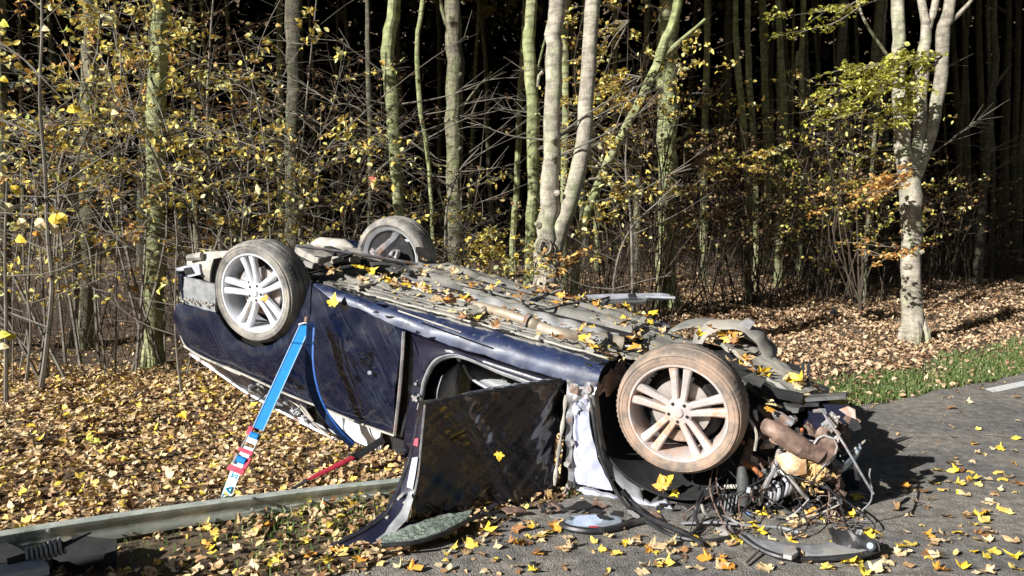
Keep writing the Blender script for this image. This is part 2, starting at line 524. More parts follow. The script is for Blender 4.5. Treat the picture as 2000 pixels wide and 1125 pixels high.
def loft(A, B, nu=24, nv=10, disp=None, thick=(0, .012, 0), mid=None):
    """sheet between two lines with dents and thickness"""
    A = resample(A, nu); B = resample(B, nu)
    th = Vector(thick)
    top = []
    for i in range(nu):
        for j in range(nv):
            t = j / (nv - 1)
            p = A[i].lerp(B[i], t)
            if disp: p = p + Vector(disp(i / (nu - 1), t, p))
            top.append(p)
    vs = top + [p + th for p in top]
    o = nu * nv
    fs = []
    for i in range(nu - 1):
        for j in range(nv - 1):
            a = i * nv + j; b = a + nv
            fs.append((a, b, b + 1, a + 1)); fs.append((o + a, o + a + 1, o + b + 1, o + b))
    for i in range(nu - 1):
        a = i * nv; fs.append((a, o + a, o + a + nv, a + nv))
        a = i * nv + nv - 1; fs.append((a, a + nv, o + a + nv, o + a))
    for j in range(nv - 1):
        fs.append((j, j + 1, o + j + 1, o + j))
        a = (nu - 1) * nv + j; fs.append((a, o + a, o + a + 1, a + 1))
    return MB().add(vs, fs)


def fast_mesh(name, V, F, mat, tint=None, parent=None, smooth=False, **k):
    """V (n,3), F (m,3) arrays of triangles"""
    me = bpy.data.meshes.new(name)
    nv, nf = len(V), len(F)
    me.vertices.add(nv); me.vertices.foreach_set('co', np.ascontiguousarray(V, dtype=np.float32).ravel())
    me.loops.add(nf * 3); me.loops.foreach_set('vertex_index', np.ascontiguousarray(F, dtype=np.int32).ravel())
    me.polygons.add(nf); me.polygons.foreach_set('loop_start', np.arange(0, nf * 3, 3, dtype=np.int32))
    me.update(calc_edges=True)
    me.validate()
    if tint is not None:
        a = me.attributes.new('tint', 'FLOAT', 'FACE')
        a.data.foreach_set('value', np.ascontiguousarray(tint, dtype=np.float32))
    me.materials.append(M[mat] if isinstance(mat, str) else mat)
    if smooth:
        me.polygons.foreach_set('use_smooth', [True] * nf)
    o = bpy.data.objects.new(name, me)
    return link(o, parent, **k)


# leaf templates: unit length along +x, flat in xy, z curled
def oval_leaf(curl=.15, fold=.2):
    v = [(0, 0, 0), (.22, .22, 0), (.5, .31, 0), (.8, .19, 0), (1, 0, 0), (.8, -.19, 0), (.5, -.31, 0), (.22, -.22, 0), (.5, 0, 0)]
    v = [(x, y, abs(y) * fold * 2 - curl * (x - .4) ** 2 * 2) for x, y, z in v]
    f = [(8, 0, 7), (8, 7, 6), (8, 6, 5), (8, 5, 4), (8, 4, 3), (8, 3, 2), (8, 2, 1), (8, 1, 0)]
    return np.array(v, float), np.array(f)


def maple_leaf(curl=.25, seed=0):
    r = random.Random(seed)
    tips = [(-100, .30), (-60, .62), (0, .0)]
    out = []
    #  lobes at angles; radius alternates tip and notch, with side teeth
    spec = [(180, .10), (150, .30), (128, .42), (118, .30), (100, .44), (74, .66), (60, .50), (52, .36), (38, .50), (20, .62), (0, .92),
            (-20, .62), (-38, .50), (-52, .36), (-60, .50), (-74, .66), (-100, .44), (-118, .30), (-128, .42), (-150, .30)]
    v = [(0, 0, 0)]
    for a, q in spec:
        q *= r.uniform(.9, 1.12)
        a = math.radians(a + r.uniform(-4, 4))
        v.append((q * math.cos(a), q * math.sin(a), 0))
    p1, p2 = r.uniform(0, 6), r.uniform(0, 6)
    w = []
    for x, y, z in v:
        rr = math.hypot(x, y); an = math.atan2(y, x)
        w.append((x, y, curl * rr * rr * (.8 + .9 * math.sin(2 * an + p1)) + .1 * rr * math.sin(5 * an + p2)))
    n = len(w) - 1
    f = [(0, 1 + i, 1 + (i + 1) % n) for i in range(n)]
    # stalk
    w += [(-.05, .012, 0), (-.05, -.012, 0), (-.5, .0, .08 * r.uniform(-1, 1))]
    f.append((n + 1, n + 2, n + 3))
    w = [(x, y, z + .02) for x, y, z in w]
    return np.array(w, float), np.array(f)


def rots(n, tilt, heading=None):
    """random rotations: heading round z, then tilt about a random flat axis"""
    h = rng.uniform(0, 2 * np.pi, n) if heading is None else heading
    ax = rng.uniform(0, 2 * np.pi, n)
    t = tilt
    c, s = np.cos(h), np.sin(h)
    Rz = np.zeros((n, 3, 3)); Rz[:, 0, 0] = c; Rz[:, 0, 1] = -s; Rz[:, 1, 0] = s; Rz[:, 1, 1] = c; Rz[:, 2, 2] = 1
    kx, ky = np.cos(ax), np.sin(ax); kz = np.zeros(n)
    K = np.zeros((n, 3, 3)); K[:, 0, 1] = -kz; K[:, 0, 2] = ky; K[:, 1, 0] = kz; K[:, 1, 2] = -kx; K[:, 2, 0] = -ky; K[:, 2, 1] = kx
    Rt = np.eye(3)[None] + np.sin(t)[:, None, None] * K + (1 - np.cos(t))[:, None, None] * (K @ K)
    return Rt @ Rz


def scatter(pos, size, tilt, templates, tints, heading=None):
    """leaves at pos; returns V, F, tint"""
    n = len(pos)
    R = rots(n, tilt, heading)
    which = rng.integers(0, len(templates), n)
    Vs, Fs, Ts = [], [], []
    off = 0
    for k, (tv, tf) in enumerate(templates):
        idx = np.where(which == k)[0]
        if len(idx) == 0: continue
        jit = tv[None] * (1 + rng.normal(0, .08, (len(idx), 1, 3)))
        V = np.einsum('nij,nkj->nki', R[idx], jit) * size[idx][:, None, None] + pos[idx][:, None, :]
        m = len(tv)
        F = tf[None] + (np.arange(len(idx)) * m)[:, None, None] + off
        Vs.append(V.reshape(-1, 3)); Fs.append(F.reshape(-1, 3)); Ts.append(np.repeat(tints[idx], len(tf)))
        off += m * len(idx)
    return np.concatenate(Vs), np.concatenate(Fs), np.concatenate(Ts)


OV = [oval_leaf(.1, .1), oval_leaf(.5, .35), oval_leaf(-.4, .3), oval_leaf(.8, .1)]
OVFLAT = [oval_leaf(.15, .12), oval_leaf(.3, .2)]
MAP = [maple_leaf(c, i) for i, c in enumerate((.2, .5, -.3, .8, .35))]

# ------------------------------------------------------------------ ground, road, hill
def sheet(name, xs, ys, hf, mat, **k):
    X, Y = np.meshgrid(xs, ys, indexing='ij')
    Z = hf(X, Y)
    V = np.stack([X, Y, Z], -1).reshape(-1, 3)
    nx, ny = len(xs), len(ys)
    i, j = np.meshgrid(np.arange(nx - 1), np.arange(ny - 1), indexing='ij')
    a = (i * ny + j).ravel()
    F = np.concatenate([np.stack([a, a + ny, a + ny + 1], -1), np.stack([a, a + ny + 1, a + 1], -1)])
    return fast_mesh(name, V, F, mat, smooth=True, **k)


M['soil'] = pm('leafy_soil', (.05, .035, .022), (.13, .09, .055), scale=9, rough=.95, bump=.9, c3=(.15, .10, .055), scale3=14, lim3=(.5, .65), bdist=.03)
xs = np.unique(np.concatenate([np.linspace(-150, -14, 20), np.linspace(-14, 18, 220), np.linspace(18, 150, 25)]))
ys = np.unique(np.concatenate([np.linspace(-100, 1, 14), np.linspace(1, 24, 160), np.linspace(24, 130, 30)]))


def hill_h(x, y):
    h = gh(x, y)
    return h + 26 * np.clip((y - 45) / 22, 0, 1)


sheet('forest_ground', xs, ys, hill_h, 'soil', kind='structure')

# asphalt
m, nt, b, N, K = new_mat('asphalt')
tc = N.new('ShaderNodeTexCoord')
v1 = N.new('ShaderNodeTexVoronoi'); v1.inputs['Scale'].default_value = 130
n1 = N.new('ShaderNodeTexNoise'); n1.inputs['Scale'].default_value = 1.1; n1.inputs['Detail'].default_value = 8; n1.inputs['Roughness'].default_value = .65
n2 = N.new('ShaderNodeTexNoise'); n2.inputs['Scale'].default_value = 14; n2.inputs['Detail'].default_value = 8
for n_ in (v1, n1, n2): K.new(tc.outputs['Object'], n_.inputs['Vector'])
r1 = N.new('ShaderNodeValToRGB')
r1.color_ramp.elements[0].color = (.11, .107, .104, 1); r1.color_ramp.elements[0].position = .36
r1.color_ramp.elements[1].color = (.205, .185, .155, 1); r1.color_ramp.elements[1].position = .62
K.new(n1.outputs[0], r1.inputs[0])
mr = N.new('ShaderNodeMapRange'); mr.inputs['From Min'].default_value = 0; mr.inputs['From Max'].default_value = .9; mr.inputs['To Min'].default_value = .65; mr.inputs['To Max'].default_value = 1.5
K.new(v1.outputs['Color'], mr.inputs['Value'])
mr2 = N.new('ShaderNodeMapRange'); mr2.inputs['From Min'].default_value = .3; mr2.inputs['From Max'].default_value = .7; mr2.inputs['To Min'].default_value = .6; mr2.inputs['To Max'].default_value = 1.35
K.new(n2.outputs[0], mr2.inputs['Value'])
mm = N.new('ShaderNodeMath'); mm.operation = 'MULTIPLY'
K.new(mr.outputs[0], mm.inputs[0]); K.new(mr2.outputs[0], mm.inputs[1])
vm = N.new('ShaderNodeVectorMath'); vm.operation = 'SCALE'
K.new(r1.outputs[0], vm.inputs[0]); K.new(mm.outputs[0], vm.inputs['Scale'])
K.new(vm.outputs[0], b.inputs['Base Color'])
b.inputs['Roughness'].default_value = .85
bn = N.new('ShaderNodeBump'); bn.inputs['Strength'].default_value = .9; bn.inputs['Distance'].default_value = .006
K.new(v1.outputs['Distance'], bn.inputs['Height'])
b2 = N.new('ShaderNodeBump'); b2.inputs['Strength'].default_value = .5; b2.inputs['Distance'].default_value = .02
K.new(n2.outputs[0], b2.inputs['Height']); K.new(bn.outputs[0], b2.inputs['Normal'])
K.new(b2.outputs[0], b.inputs['Normal'])
M['asphalt'] = m

road_pts = []
xx = np.concatenate([np.linspace(-40, -3, 20), np.linspace(-2.9, 9, 240), np.linspace(9.5, 90, 40)])
mb = MB()
vs = []
for x in xx:
    j = .05 * math.sin(5.1 * x) + .035 * math.sin(13 * x + 1) + .02 * math.sin(31 * x) + .012 * math.sin(77 * x)
    y = float(edge_y(x)) + (j if x < 9 else 0)
    # outward direction is roughly (-.8, +.6)
    vs.append((x, y, 0.0)); vs.append((x, y + .015, -.05)); vs.append((x + 5, y - 8, 0.0))
n = len(xx)
fs = []
for i in range(n - 1):
    a = 3 * i; c_ = 3 * (i + 1)
    fs.append((a, a + 2, c_ + 2, c_)); fs.append((a, c_, c_ + 1, a + 1))
mb.add(vs, fs)
mb.build('road', 'asphalt', smooth=False, kind='structure')

M['linepaint'] = pm('worn_white_road_paint', (.50, .50, .49), (.66, .66, .64), scale=25, rough=.7, bump=.3, c3=(.16, .155, .145), scale3=9, lim3=(.56, .72))
vs = []; fs = []
xl = np.linspace(4.35, 60, 160)
for i, x in enumerate(xl):
    y = float(edge_y(x)) - .22
    w = .13 * 1.15
    vs += [(x, y, .004), (x, y - w, .004)]
    if i: fs.append((2 * i - 2, 2 * i - 1, 2 * i + 1, 2 * i))
o = MB().add(vs, fs).build('road', 'linepaint', smooth=False, kind='structure')
o.name = 'road_edge_line'

# ------------------------------------------------------------------ leaf litter
def in_car_shadow(x, y): return False


def sample_area(n, x0, x1, y0, y1, keep):
    x = rng.uniform(x0, x1, n); y = rng.uniform(y0, y1, n)
    k = keep(x, y)
    sel = rng.uniform(0, 1, n) < k
    return x[sel], y[sel]


def sdist(x, y): return (y - edge_y(x)) * .82


rail_a = Vector((-2.75, 3.50, 0)); rail_b = Vector((-.35, 4.78, 0))


def rail_side(x, y):
    d = (rail_b - rail_a).normalized()
    return (y - rail_a.y) * d.x - (x - rail_a.x) * d.y     # >0 beyond the rail


# near litter, left bank and around the car
def keep_near(x, y):
    s = sdist(x, y); r = rail_side(x, y)
    k = np.where(r > 0, 1.0, .62)
    k = np.where(x > -.3, np.clip(s / 1.0, .15, 1), k)
    patch = .5 + .5 * np.sin(2.3 * x + 1.1) * np.cos(2.9 * y + .4)
    k = np.where((r < 0) & (s > 0), .40 + .35 * patch, k)
    k = k * np.where(x < 1, np.clip((8.2 - y) / .9, .10, 1), 1)
    k = k * (1 - .8 * np.exp(-(((x + 1.55) / .55) ** 2 + ((y - 3.72 - .25 * (x + 1.55)) / .2) ** 2)))
    return np.where(s > 0.0, k, 0)


x, y = sample_area(80000, -7.5, 2.6, 3.0, 9.5, keep_near)
n = len(x)
z = gh(x, y) + rng.uniform(.0, .05, n)
tint = np.clip(rng.beta(1.9, 1.5, n), 0, 1)
V, F, T = scatter(np.stack([x, y, z], -1), rng.uniform(.024, .054, n) * np.where(rng.uniform(0, 1, n) < .05, 1.4, 1), np.abs(rng.normal(0, .6, n)), OV + MAP[:2], tint)
fast_mesh('fallen_leaf_litter', V, F, 'litter', T, kind='stuff', label='thick layer of tan and yellow fallen leaves behind the guardrail', cat='leaf litter')


def keep_bank(x, y):
    s = sdist(x, y)
    lim = .95 + .25 * np.sin(x * 1.3) + .12 * np.sin(4.1 * x)
    return np.where(s > lim, 1.0, np.where(s > 0, .30, 0))


x, y = sample_area(80000, .6, 16, 6.2, 18.5, keep_bank)
n = len(x)
z = gh(x, y) + rng.uniform(0, .04, n)
V, F, T = scatter(np.stack([x, y, z], -1), rng.uniform(.038, .075, n), np.abs(rng.normal(0, .65, n)), OV, rng.beta(2, 1.4, n))
fast_mesh('bank_leaf_litter', V, F, 'litter_far', T, kind='stuff', label='brown beech leaves covering the bank beyond the green verge', cat='leaf litter')


def keep_floor(x, y): return np.where(sdist(x, y) > 3.0, np.where(x < 1, .35, .8), 0)


x, y = sample_area(34000, -16, 26, 9, 34, keep_floor)
n = len(x)
z = gh(x, y) + rng.uniform(0, .05, n)
V, F, T = scatter(np.stack([x, y, z], -1), rng.uniform(.07, .13, n), np.abs(rng.normal(0, .5, n)), [OV[1], OV[2]], rng.beta(1.4, 2.6, n))
fast_mesh('forest_leaf_litter', V, F, 'litter_far', T, kind='stuff', label='dim brown leaf litter on the floor under the trees', cat='leaf litter')

# small leaf scraps on the road (the larger ones are separate leaves)
def keep_road(x, y):
    s = -sdist(x, y)
    c = .35 * np.exp(-s / .5) + .22 * np.exp(-((x - 2.2) ** 2 / 1.2 + (y - 3.8) ** 2 / .7)) + .05
    c = c + .4 * np.exp(-((x + .6) ** 2 / .8 + (y - 3.3) ** 2 / .3))
    return np.where((s > 0), c, 0)


x, y = sample_area(9000, -1.5, 9, 2.6, 11, keep_road)
n = len(x)
V, F, T = scatter(np.stack([x, y, np.full(n, .006)], -1), rng.uniform(.018, .05, n), np.abs(rng.normal(0, .3, n)), OV, rng.beta(1.8, 1.6, n))
fast_mesh('small_leaf_scraps', V, F, 'litter', T, kind='stuff', label='small leaf scraps and crumbs strewn over the asphalt', cat='leaf litter')

# grass
def blades(name, n, x0, x1, y0, y1, keep, h0, h1, label, t0=0, t1=1.0, lean=.5):
    if y0 is None:
        x = rng.uniform(0, 1, n) ** 1.3 * (x1 - x0) + x0; y = edge_y(x) + rng.uniform(-.03, y1, n)
        sel = rng.uniform(0, 1, n) < keep(x, y)
        x, y = x[sel], y[sel]
    else:
        x, y = sample_area(n, x0, x1, y0, y1, keep)
    n = len(x)
    z = gh(x, y)
    h = rng.uniform(h0, h1, n); a = rng.uniform(0, 2 * np.pi, n); w = rng.uniform(.003, .006, n) * (1.6 if y0 is None else 1)
    l = rng.uniform(0, lean, n) * h; la = rng.uniform(0, 2 * np.pi, n)
    b0 = np.stack([x - np.cos(a) * w, y - np.sin(a) * w, z - .01], -1)
    b1 = np.stack([x + np.cos(a) * w, y + np.sin(a) * w, z - .01], -1)
    mdl = np.stack([x + np.cos(la) * l * .35 - np.cos(a) * w * .7, y + np.sin(la) * l * .35 - np.sin(a) * w * .7, z + h * .6], -1)
    mdr = np.stack([x + np.cos(la) * l * .35 + np.cos(a) * w * .7, y + np.sin(la) * l * .35 + np.sin(a) * w * .7, z + h * .6], -1)
    tp = np.stack([x + np.cos(la) * l * 1.2, y + np.sin(la) * l * 1.2, z + h * .95], -1)
    V = np.stack([b0, b1, mdl, mdr, tp], 1).reshape(-1, 3)
    f = np.array([(0, 1, 3), (0, 3, 2), (2, 3, 4)])
    F = (f[None] + (np.arange(n) * 5)[:, None, None]).reshape(-1, 3)
    T = np.repeat(np.clip(rng.uniform(t0, t1, n), 0, 1), 3)
    fast_mesh(name, V, F, 'grass', T, kind='stuff', label=label, cat='grass')


def keep_verge(x, y):
    s = sdist(x, y)
    lim = 1.0 + .2 * np.sin(x * 1.3) + .1 * np.sin(4.1 * x)
    k = np.clip((lim - s) / .5, 0, 1) * np.clip((s + .03) / .1, 0, 1) * np.clip((x - 1.4) / .8, 0, 1)
    return k * np.clip(.45 + .5 * np.sin(5 * x + 3 * y) * np.cos(3.3 * x - 6 * y), .3, 1)


blades('verge_grass', 130000, 1.6, 16, None, 1.6, keep_verge, .025, .06, 'strip of short green grass along the far road edge')


def keep_lgrass(x, y):
    s = sdist(x, y); r = rail_side(x, y)
    k = np.exp(-((x + .95) ** 2 / .25 + (y - 4.15) ** 2 / .12)) * 1.0 + .28
    return np.where((r < -.02) & (s > .02), k, 0)


blades('rough_grass', 11000, -3.6, .6, 2.8, 5.2, keep_lgrass, .02, .06, 'sparse rough grass between the guardrail and the road', .1, 1.0, .9)

# ------------------------------------------------------------------ trees
LEAN = random.Random(5)


def trunk_mesh(pts, rad, sides=12, seed=0, rough=.06):
    """a trunk with uneven outline, from a smooth line"""
    n = max(10, int(sum((Vector(pts[i + 1]) - Vector(pts[i])).length for i in range(len(pts) - 1)) / .28))
    n = min(n, 60)
    line = smooth_line(pts, n)
    rr = []
    r = random.Random(seed)
    rad = [q * .93 for q in rad]
    for k in range(2, n):
        j = rad[0] * .13
        line[k] = line[k] + Vector((r.uniform(-j, j), r.uniform(-j, j), 0))
    for k in range(n):
        t = k / (n - 1) * (len(rad) - 1)
        i = min(int(t), len(rad) - 2); f = t - i
        rr.append((rad[i] * (1 - f) + rad[i + 1] * f) * (1 + r.uniform(-rough, rough)))
    mb = MB().tube(line, rr, sides)
    # knobbly cross section
    for i, v in enumerate(mb.v):
        k, s_ = divmod(i, sides)
        if k < n:
            c = line[k]
            w = 1 + rough * .7 * math.sin(3 * 2 * math.pi * s_ / sides + k * .35 + seed) + r.uniform(-.02, .02)
            mb.v[i] = tuple(c + (Vector(v) - c) * w)
    return mb, line


_crowns = []


def crown_mesh(k):
    while len(_crowns) <= k:
        n = 4200
        p = rng.normal(0, 1, (n, 3)); p /= np.linalg.norm(p, axis=1)[:, None]
        p *= rng.uniform(.25, 1, n)[:, None] ** .5
        cl = rng.normal(0, .7, (40, 3))
        p = p * .55 + cl[rng.integers(0, 40, n)] * .5
        p[:, 2] = np.clip(p[:, 2], -1.0, 1.4)
        p *= np.array([2.4, 2.4, 2.6])
        V, F, T = scatter(p, rng.uniform(.13, .30, n), np.abs(rng.normal(0, .8, n)), OVFLAT[:1], rng.uniform(0, 1, n))
        o = fast_mesh('crown', V, F, 'crown', T)
        me = o.data
        bpy.data.objects.remove(o)
        _crowns.append(me)
    return _crowns[k]


def tree(name, label, mat, depth, trace, group=None, extra=(), crown=True, base_y=None, top=11.0, cat='tree', sides=12, seed=1, rough=.05, crown_dz=0):
    """trace: (px, py, width px) from the lowest seen point up, all at distance depth"""
    pts = []; rad = []
    x0, y0, w0 = trace[0]
    p0 = P(x0, y0, depth)
    g = ghf(p0.x, p0.y)
    if p0.z > g + .1:
        pts.append(Vector((p0.x, p0.y, g - .1))); rad.append(w0 / 2 / FPX * depth * 1.25)
        if p0.z > g + .5:
            pts.append(Vector((p0.x, p0.y, g + .28))); rad.append(w0 / 2 / FPX * depth * 1.05)
    else:
        p0.z = g - .1
    for (x_, y_, w_) in trace:
        pts.append(P(x_, y_, depth)); rad.append(w_ / 2 / FPX * depth)
    d = (pts[-1] - pts[-2]).normalized()
    d = (d + Vector((0, 0, 1.2))).normalized()
    while pts[-1].z < top - 1:
        pts.append(pts[-1] + d * 1.8); rad.append(rad[-1] * .86)
        d = (d + Vector((LEAN.uniform(-.08, .08), LEAN.uniform(-.08, .08), .3))).normalized()
    base = Vector((pts[0].x, pts[0].y, g))
    root = empty(name, base, label=label, cat=cat, group=group)
    inv = -base
    mb, line = trunk_mesh([p + inv for p in pts], rad, sides, seed, rough)
    if trace[0][2] > 24:      # root flare
        for i in range(5):
            a = i * 1.257 + seed
            r0 = rad[0]
            mb.tube([Vector((math.cos(a) * r0 * .55, math.sin(a) * r0 * .55, .35)), Vector((math.cos(a) * r0 * .72, math.sin(a) * r0 * .72, .14)), Vector((math.cos(a) * r0 * 1.15, math.sin(a) * r0 * 1.15, -.06))], [r0 * .10, r0 * .42, r0 * .2], 8)
    trunk = mb.build('trunk', mat, root)
    for ex in extra:
        epts = [P(a_, b_, depth + (c_[3] if len(c_) > 3 else 0)) + inv for c_ in ex for (a_, b_) in [c_[:2]]]
        erad = [c_[2] / 2 / FPX * depth for c_ in ex]
        if ex[-1][1] < 30 and ex[-1][2] > 14:      # a main stem: keep going up
            d = (epts[-1] - epts[-2]).normalized()
            for _ in range(3):
                d = (d + Vector((0, 0, .4))).normalized()
                epts.append(epts[-1] + d * 1.7); erad.append(erad[-1] * .8)
        m2, _ = trunk_mesh(epts, erad, max(6, sides - 2) if erad[0] > .04 else 6, seed + 3, rough)
        m2.build('limb' if erad[0] > .04 else 'branch', mat, root)
    if name != 'forest_trunk':
        rb_ = random.Random(int(seed) * 13 + 5)
        for _ in range(5 if trace[0][2] < 40 else 4):
            i = next((q for q in range(len(line)) if line[q].z > rb_.uniform(1.6, 4.2)), len(line) // 2)
            sg = rb_.choice((-1, 1)); ln_ = rb_.uniform(.5, 1.3)
            e = line[i] + Vector((sg * ln_, rb_.uniform(-.4, .4), ln_ * rb_.uniform(.1, .8)))
            md = line[i].lerp(e, .5) + Vector((0, 0, rb_.uniform(-.08, .08)))
            mb = MB().tube(smooth_line([line[i], md, e], 7), [.014, .011, .009, .007, .005, .003, .0015], 5, cap=False)
            for _k in range(4):
                s0 = md.lerp(e, rb_.random()); mb.tube([s0, s0 + Vector((sg * rb_.uniform(.1, .35), rb_.uniform(-.15, .15), rb_.uniform(-.05, .3)))], [.004, .0014], 3, cap=False)
            mb.build('branch', 'twig', root)
        kn = MB()
        for _ in range(7):
            i = rb_.randrange(2, max(3, min(len(line) - 1, 18)))
            rr0 = rad[0] * .8; a_ = rb_.uniform(3.6, 5.8)
            c0_ = line[i] + Vector((math.cos(a_) * rr0 * .82, math.sin(a_) * rr0 * .82, 0))
            kn.tube([c0_, c0_ + Vector((math.cos(a_), math.sin(a_), .3)) * rr0 * .35], [rr0 * .32, rr0 * .14], 7)
        kn.build('knots', mat, root, kind='stuff')
    if crown:
        me = crown_mesh(int(seed) % 4)
        tp = pts[-1] + inv
        for k in range(2 if crown == 2 else 1):
            c = bpy.data.objects.new('crown', me)
            c.location = (tp.x + LEAN.uniform(-.6, .6), tp.y + LEAN.uniform(-.3, .9), max(tp.z - 1.2, 7.6, 1.6 + .275 * depth + 3.3) + crown_dz + k * 1.8)
            c.rotation_euler = (0, 0, LEAN.uniform(0, 6.28))
            s_ = LEAN.uniform(.9, 1.15)
            c.scale = (s_, s_, s_)
            link(c, root)
        # limbs carrying the crown
        mb = MB()
        for k in range(5):
            a = k * 1.256 + seed
            q0 = tp + Vector((0, 0, -2.2 + k * .35)); q2 = q0 + Vector((math.cos(a) * 1.6, math.sin(a) * 1.6, 1.5))
            mb.tube([q0, (q0 + q2) / 2 + Vector((0, 0, -.15)), q2], [rad[-1] * .5, rad[-1] * .35, .012], 5)
        mb.build('limb', mat, root)
    return root, inv


def spray(parent, inv, cx, cy, w, h, depth, n, mat, size=(.05, .075), root_px=None, twmat='twig', tilt=.45, seed=0, dd=.5, fname='foliage'):
    """a flat leafy bough seen at pixels cx, cy, w wide, with its twigs"""
    r = random.Random(seed + int(cx))
    c = P(cx, cy, depth)
    sx = w / 2 / FPX * depth; sz = h / 2 / FPX * depth
    start = P(*root_px, depth) if root_px else P(cx + w * .5, cy - h * .3, depth)
    mb = MB(); pos = []
    far = Vector((2 * c.x - start.x, 2 * c.y - start.y + r.uniform(-.2, .2), c.z + (c.z - start.z) * .4))
    nb = max(2, int(h / 34) + 1)
    spines = []
    for q_ in range(nb):
        off = Vector((0, r.uniform(-dd, dd) * .7, (q_ - (nb - 1) / 2) / nb * 2 * sz))
        mid_ = c + off + Vector((r.uniform(-.15, .15) * sx, 0, 0))
        e_ = far.lerp(c, r.uniform(.0, .3)) + off * 1.2
        ln = smooth_line([start + inv, start.lerp(mid_, .5) + Vector((0, 0, .05)) + inv, mid_ + inv, e_ + inv], 12)
        spines.append(ln)
        mb.tube(ln, [.011 * (1 - .8 * i / 11) for i in range(12)], 4, cap=False)
    for k in range(max(6, n // 11)):
        ln = spines[r.randrange(nb)]
        i = r.randrange(2, 12)
        s0 = ln[i]; d0 = (ln[min(i + 1, 11)] - ln[i - 1]).normalized()
        sd = r.choice((-1, 1))
        d = (d0 * .8 + Vector((-d0.y, d0.x, 0)) * sd * r.uniform(.4, 1.2) + Vector((0, 0, r.uniform(-.35, .25)))).normalized()
        L_ = r.uniform(.12, .42)
        e = s0 + d * L_
        mb.tube([s0, s0.lerp(e, .5) + Vector((0, 0, .012)), e], [.004, .003, .0015], 3, cap=False)
        for j in range(11):
            t = r.uniform(.15, 1.08)
            q = s0 + d * L_ * t + Vector((r.gauss(0, .022), r.gauss(0, .022), r.gauss(0, .016)))
            pos.append(q)
    b_ = mb.build('branch', twmat, parent)
    pos = np.array([tuple(p) for p in pos])
    n_ = len(pos)
    V, F, T = scatter(pos, rng.uniform(size[0], size[1], n_), np.abs(rng.normal(0, tilt, n_)), OV[:3], rng.beta(1.7, 1.5, n_))
    fast_mesh(fname, V, F, mat, T, b_, kind='stuff')
    return b_


t1, i1 = tree('beech_tree', 'pale forked tree rising just behind the overturned car, with a round knot low down', 'bark_pale', 8.0,
              [(1066, 560, 50), (1066, 500, 50), (1070, 430, 42), (1078, 330, 37), (1080, 220, 34), (1080, 100, 33), (1087, 0, 34)],
              extra=[[(1078, 520, 34), (1092, 460, 34), (1110, 400, 36), (1135, 310, 34), (1143, 220, 32), (1150, 110, 31), (1158, 0, 32)],
                     [(1060, 80 + 60, 8), (1052, 150, 7), (1050, 170, 5)]], seed=1, sides=16, crown=2, rough=.045)
# knot on the trunk
kp = P(1061, 482, 7.86) + i1
mk = MB()
for rr_, dz in ((.075, 0), (.05, .01)):
    mk.tube([kp + Vector((math.cos(a) * rr_, dz, math.sin(a) * rr_ * 1.1)) for a in np.linspace(0, 2 * math.pi, 17)], .011, 6)
mk.build('knot', 'bark_pale', t1)
mk = MB().tube([kp + Vector((0, .03, 0)), kp + Vector((0, -.004, 0))], [.03, .024], 9)
mk.build('knot_hole', 'blackm', t1)

t2, i2 = tree('beech_tree', 'large grey tree on the right bank that splits into three stems', 'bark_pale', 10.0,
              [(1782, 690, 52), (1782, 640, 44), (1779, 540, 39), (1780, 440, 41), (1777, 350, 46), (1762, 280, 33), (1755, 160, 26), (1753, 0, 25)],
              extra=[[(1778, 350, 30), (1795, 250, 28), (1800, 120, 26), (1810, 60, 20), (1798, 0, 16)],
                     [(1788, 345, 28), (1820, 250, 26), (1836, 150, 26), (1843, 60, 27), (1855, 0, 22)],
                     [(1802, 90, 16), (1815, 45, 15), (1828, -5, 15)],
                     [(1852, 45, 12), (1880, 20, 9), (1905, -10, 7)],
                     [(1735, 110, 6, -.2), (1700, 60, 6, -.4), (1680, 20, 5, -.5), (1670, -20, 5, -.5)]], seed=2, sides=16, crown=2, rough=.05)
spray(t2, i2, 1700, 165, 170, 90, 9.4, 520, 'bough_lime', (.055, .085), (1790, 120), seed=3, dd=.5)
spray(t2, i2, 1670, 195, 120, 70, 9.3, 220, 'bough_lime', (.055, .085), (1760, 150), seed=13, dd=.4)
spray(t2, i2, 1790, 155, 110, 100, 9.3, 300, 'bough_lime', (.05, .08), (1840, 110), seed=14, dd=.4)
spray(t2, i2, 1690, 385, 110, 50, 9.4, 170, 'bough_orange', (.05, .075), (1770, 350), seed=15, dd=.4)
spray(t2, i2, 1640, 22, 200, 60, 9.2, 260, 'bough_lime', (.05, .075), (1750, -10), seed=16, dd=.5)
spray(t2, i2, 1765, 200, 150, 80, 9.4, 260, 'bough_lime', (.055, .085), (1790, 150), seed=4, dd=.4)
spray(t2, i2, 1740, 355, 140, 50, 9.3, 240, 'bough_orange', (.055, .08), (1790, 330), seed=5, dd=.4)
spray(t2, i2, 1735, 490, 130, 34, 9.3, 150, 'bough_orange', (.05, .075), (1790, 500), seed=6, dd=.4)

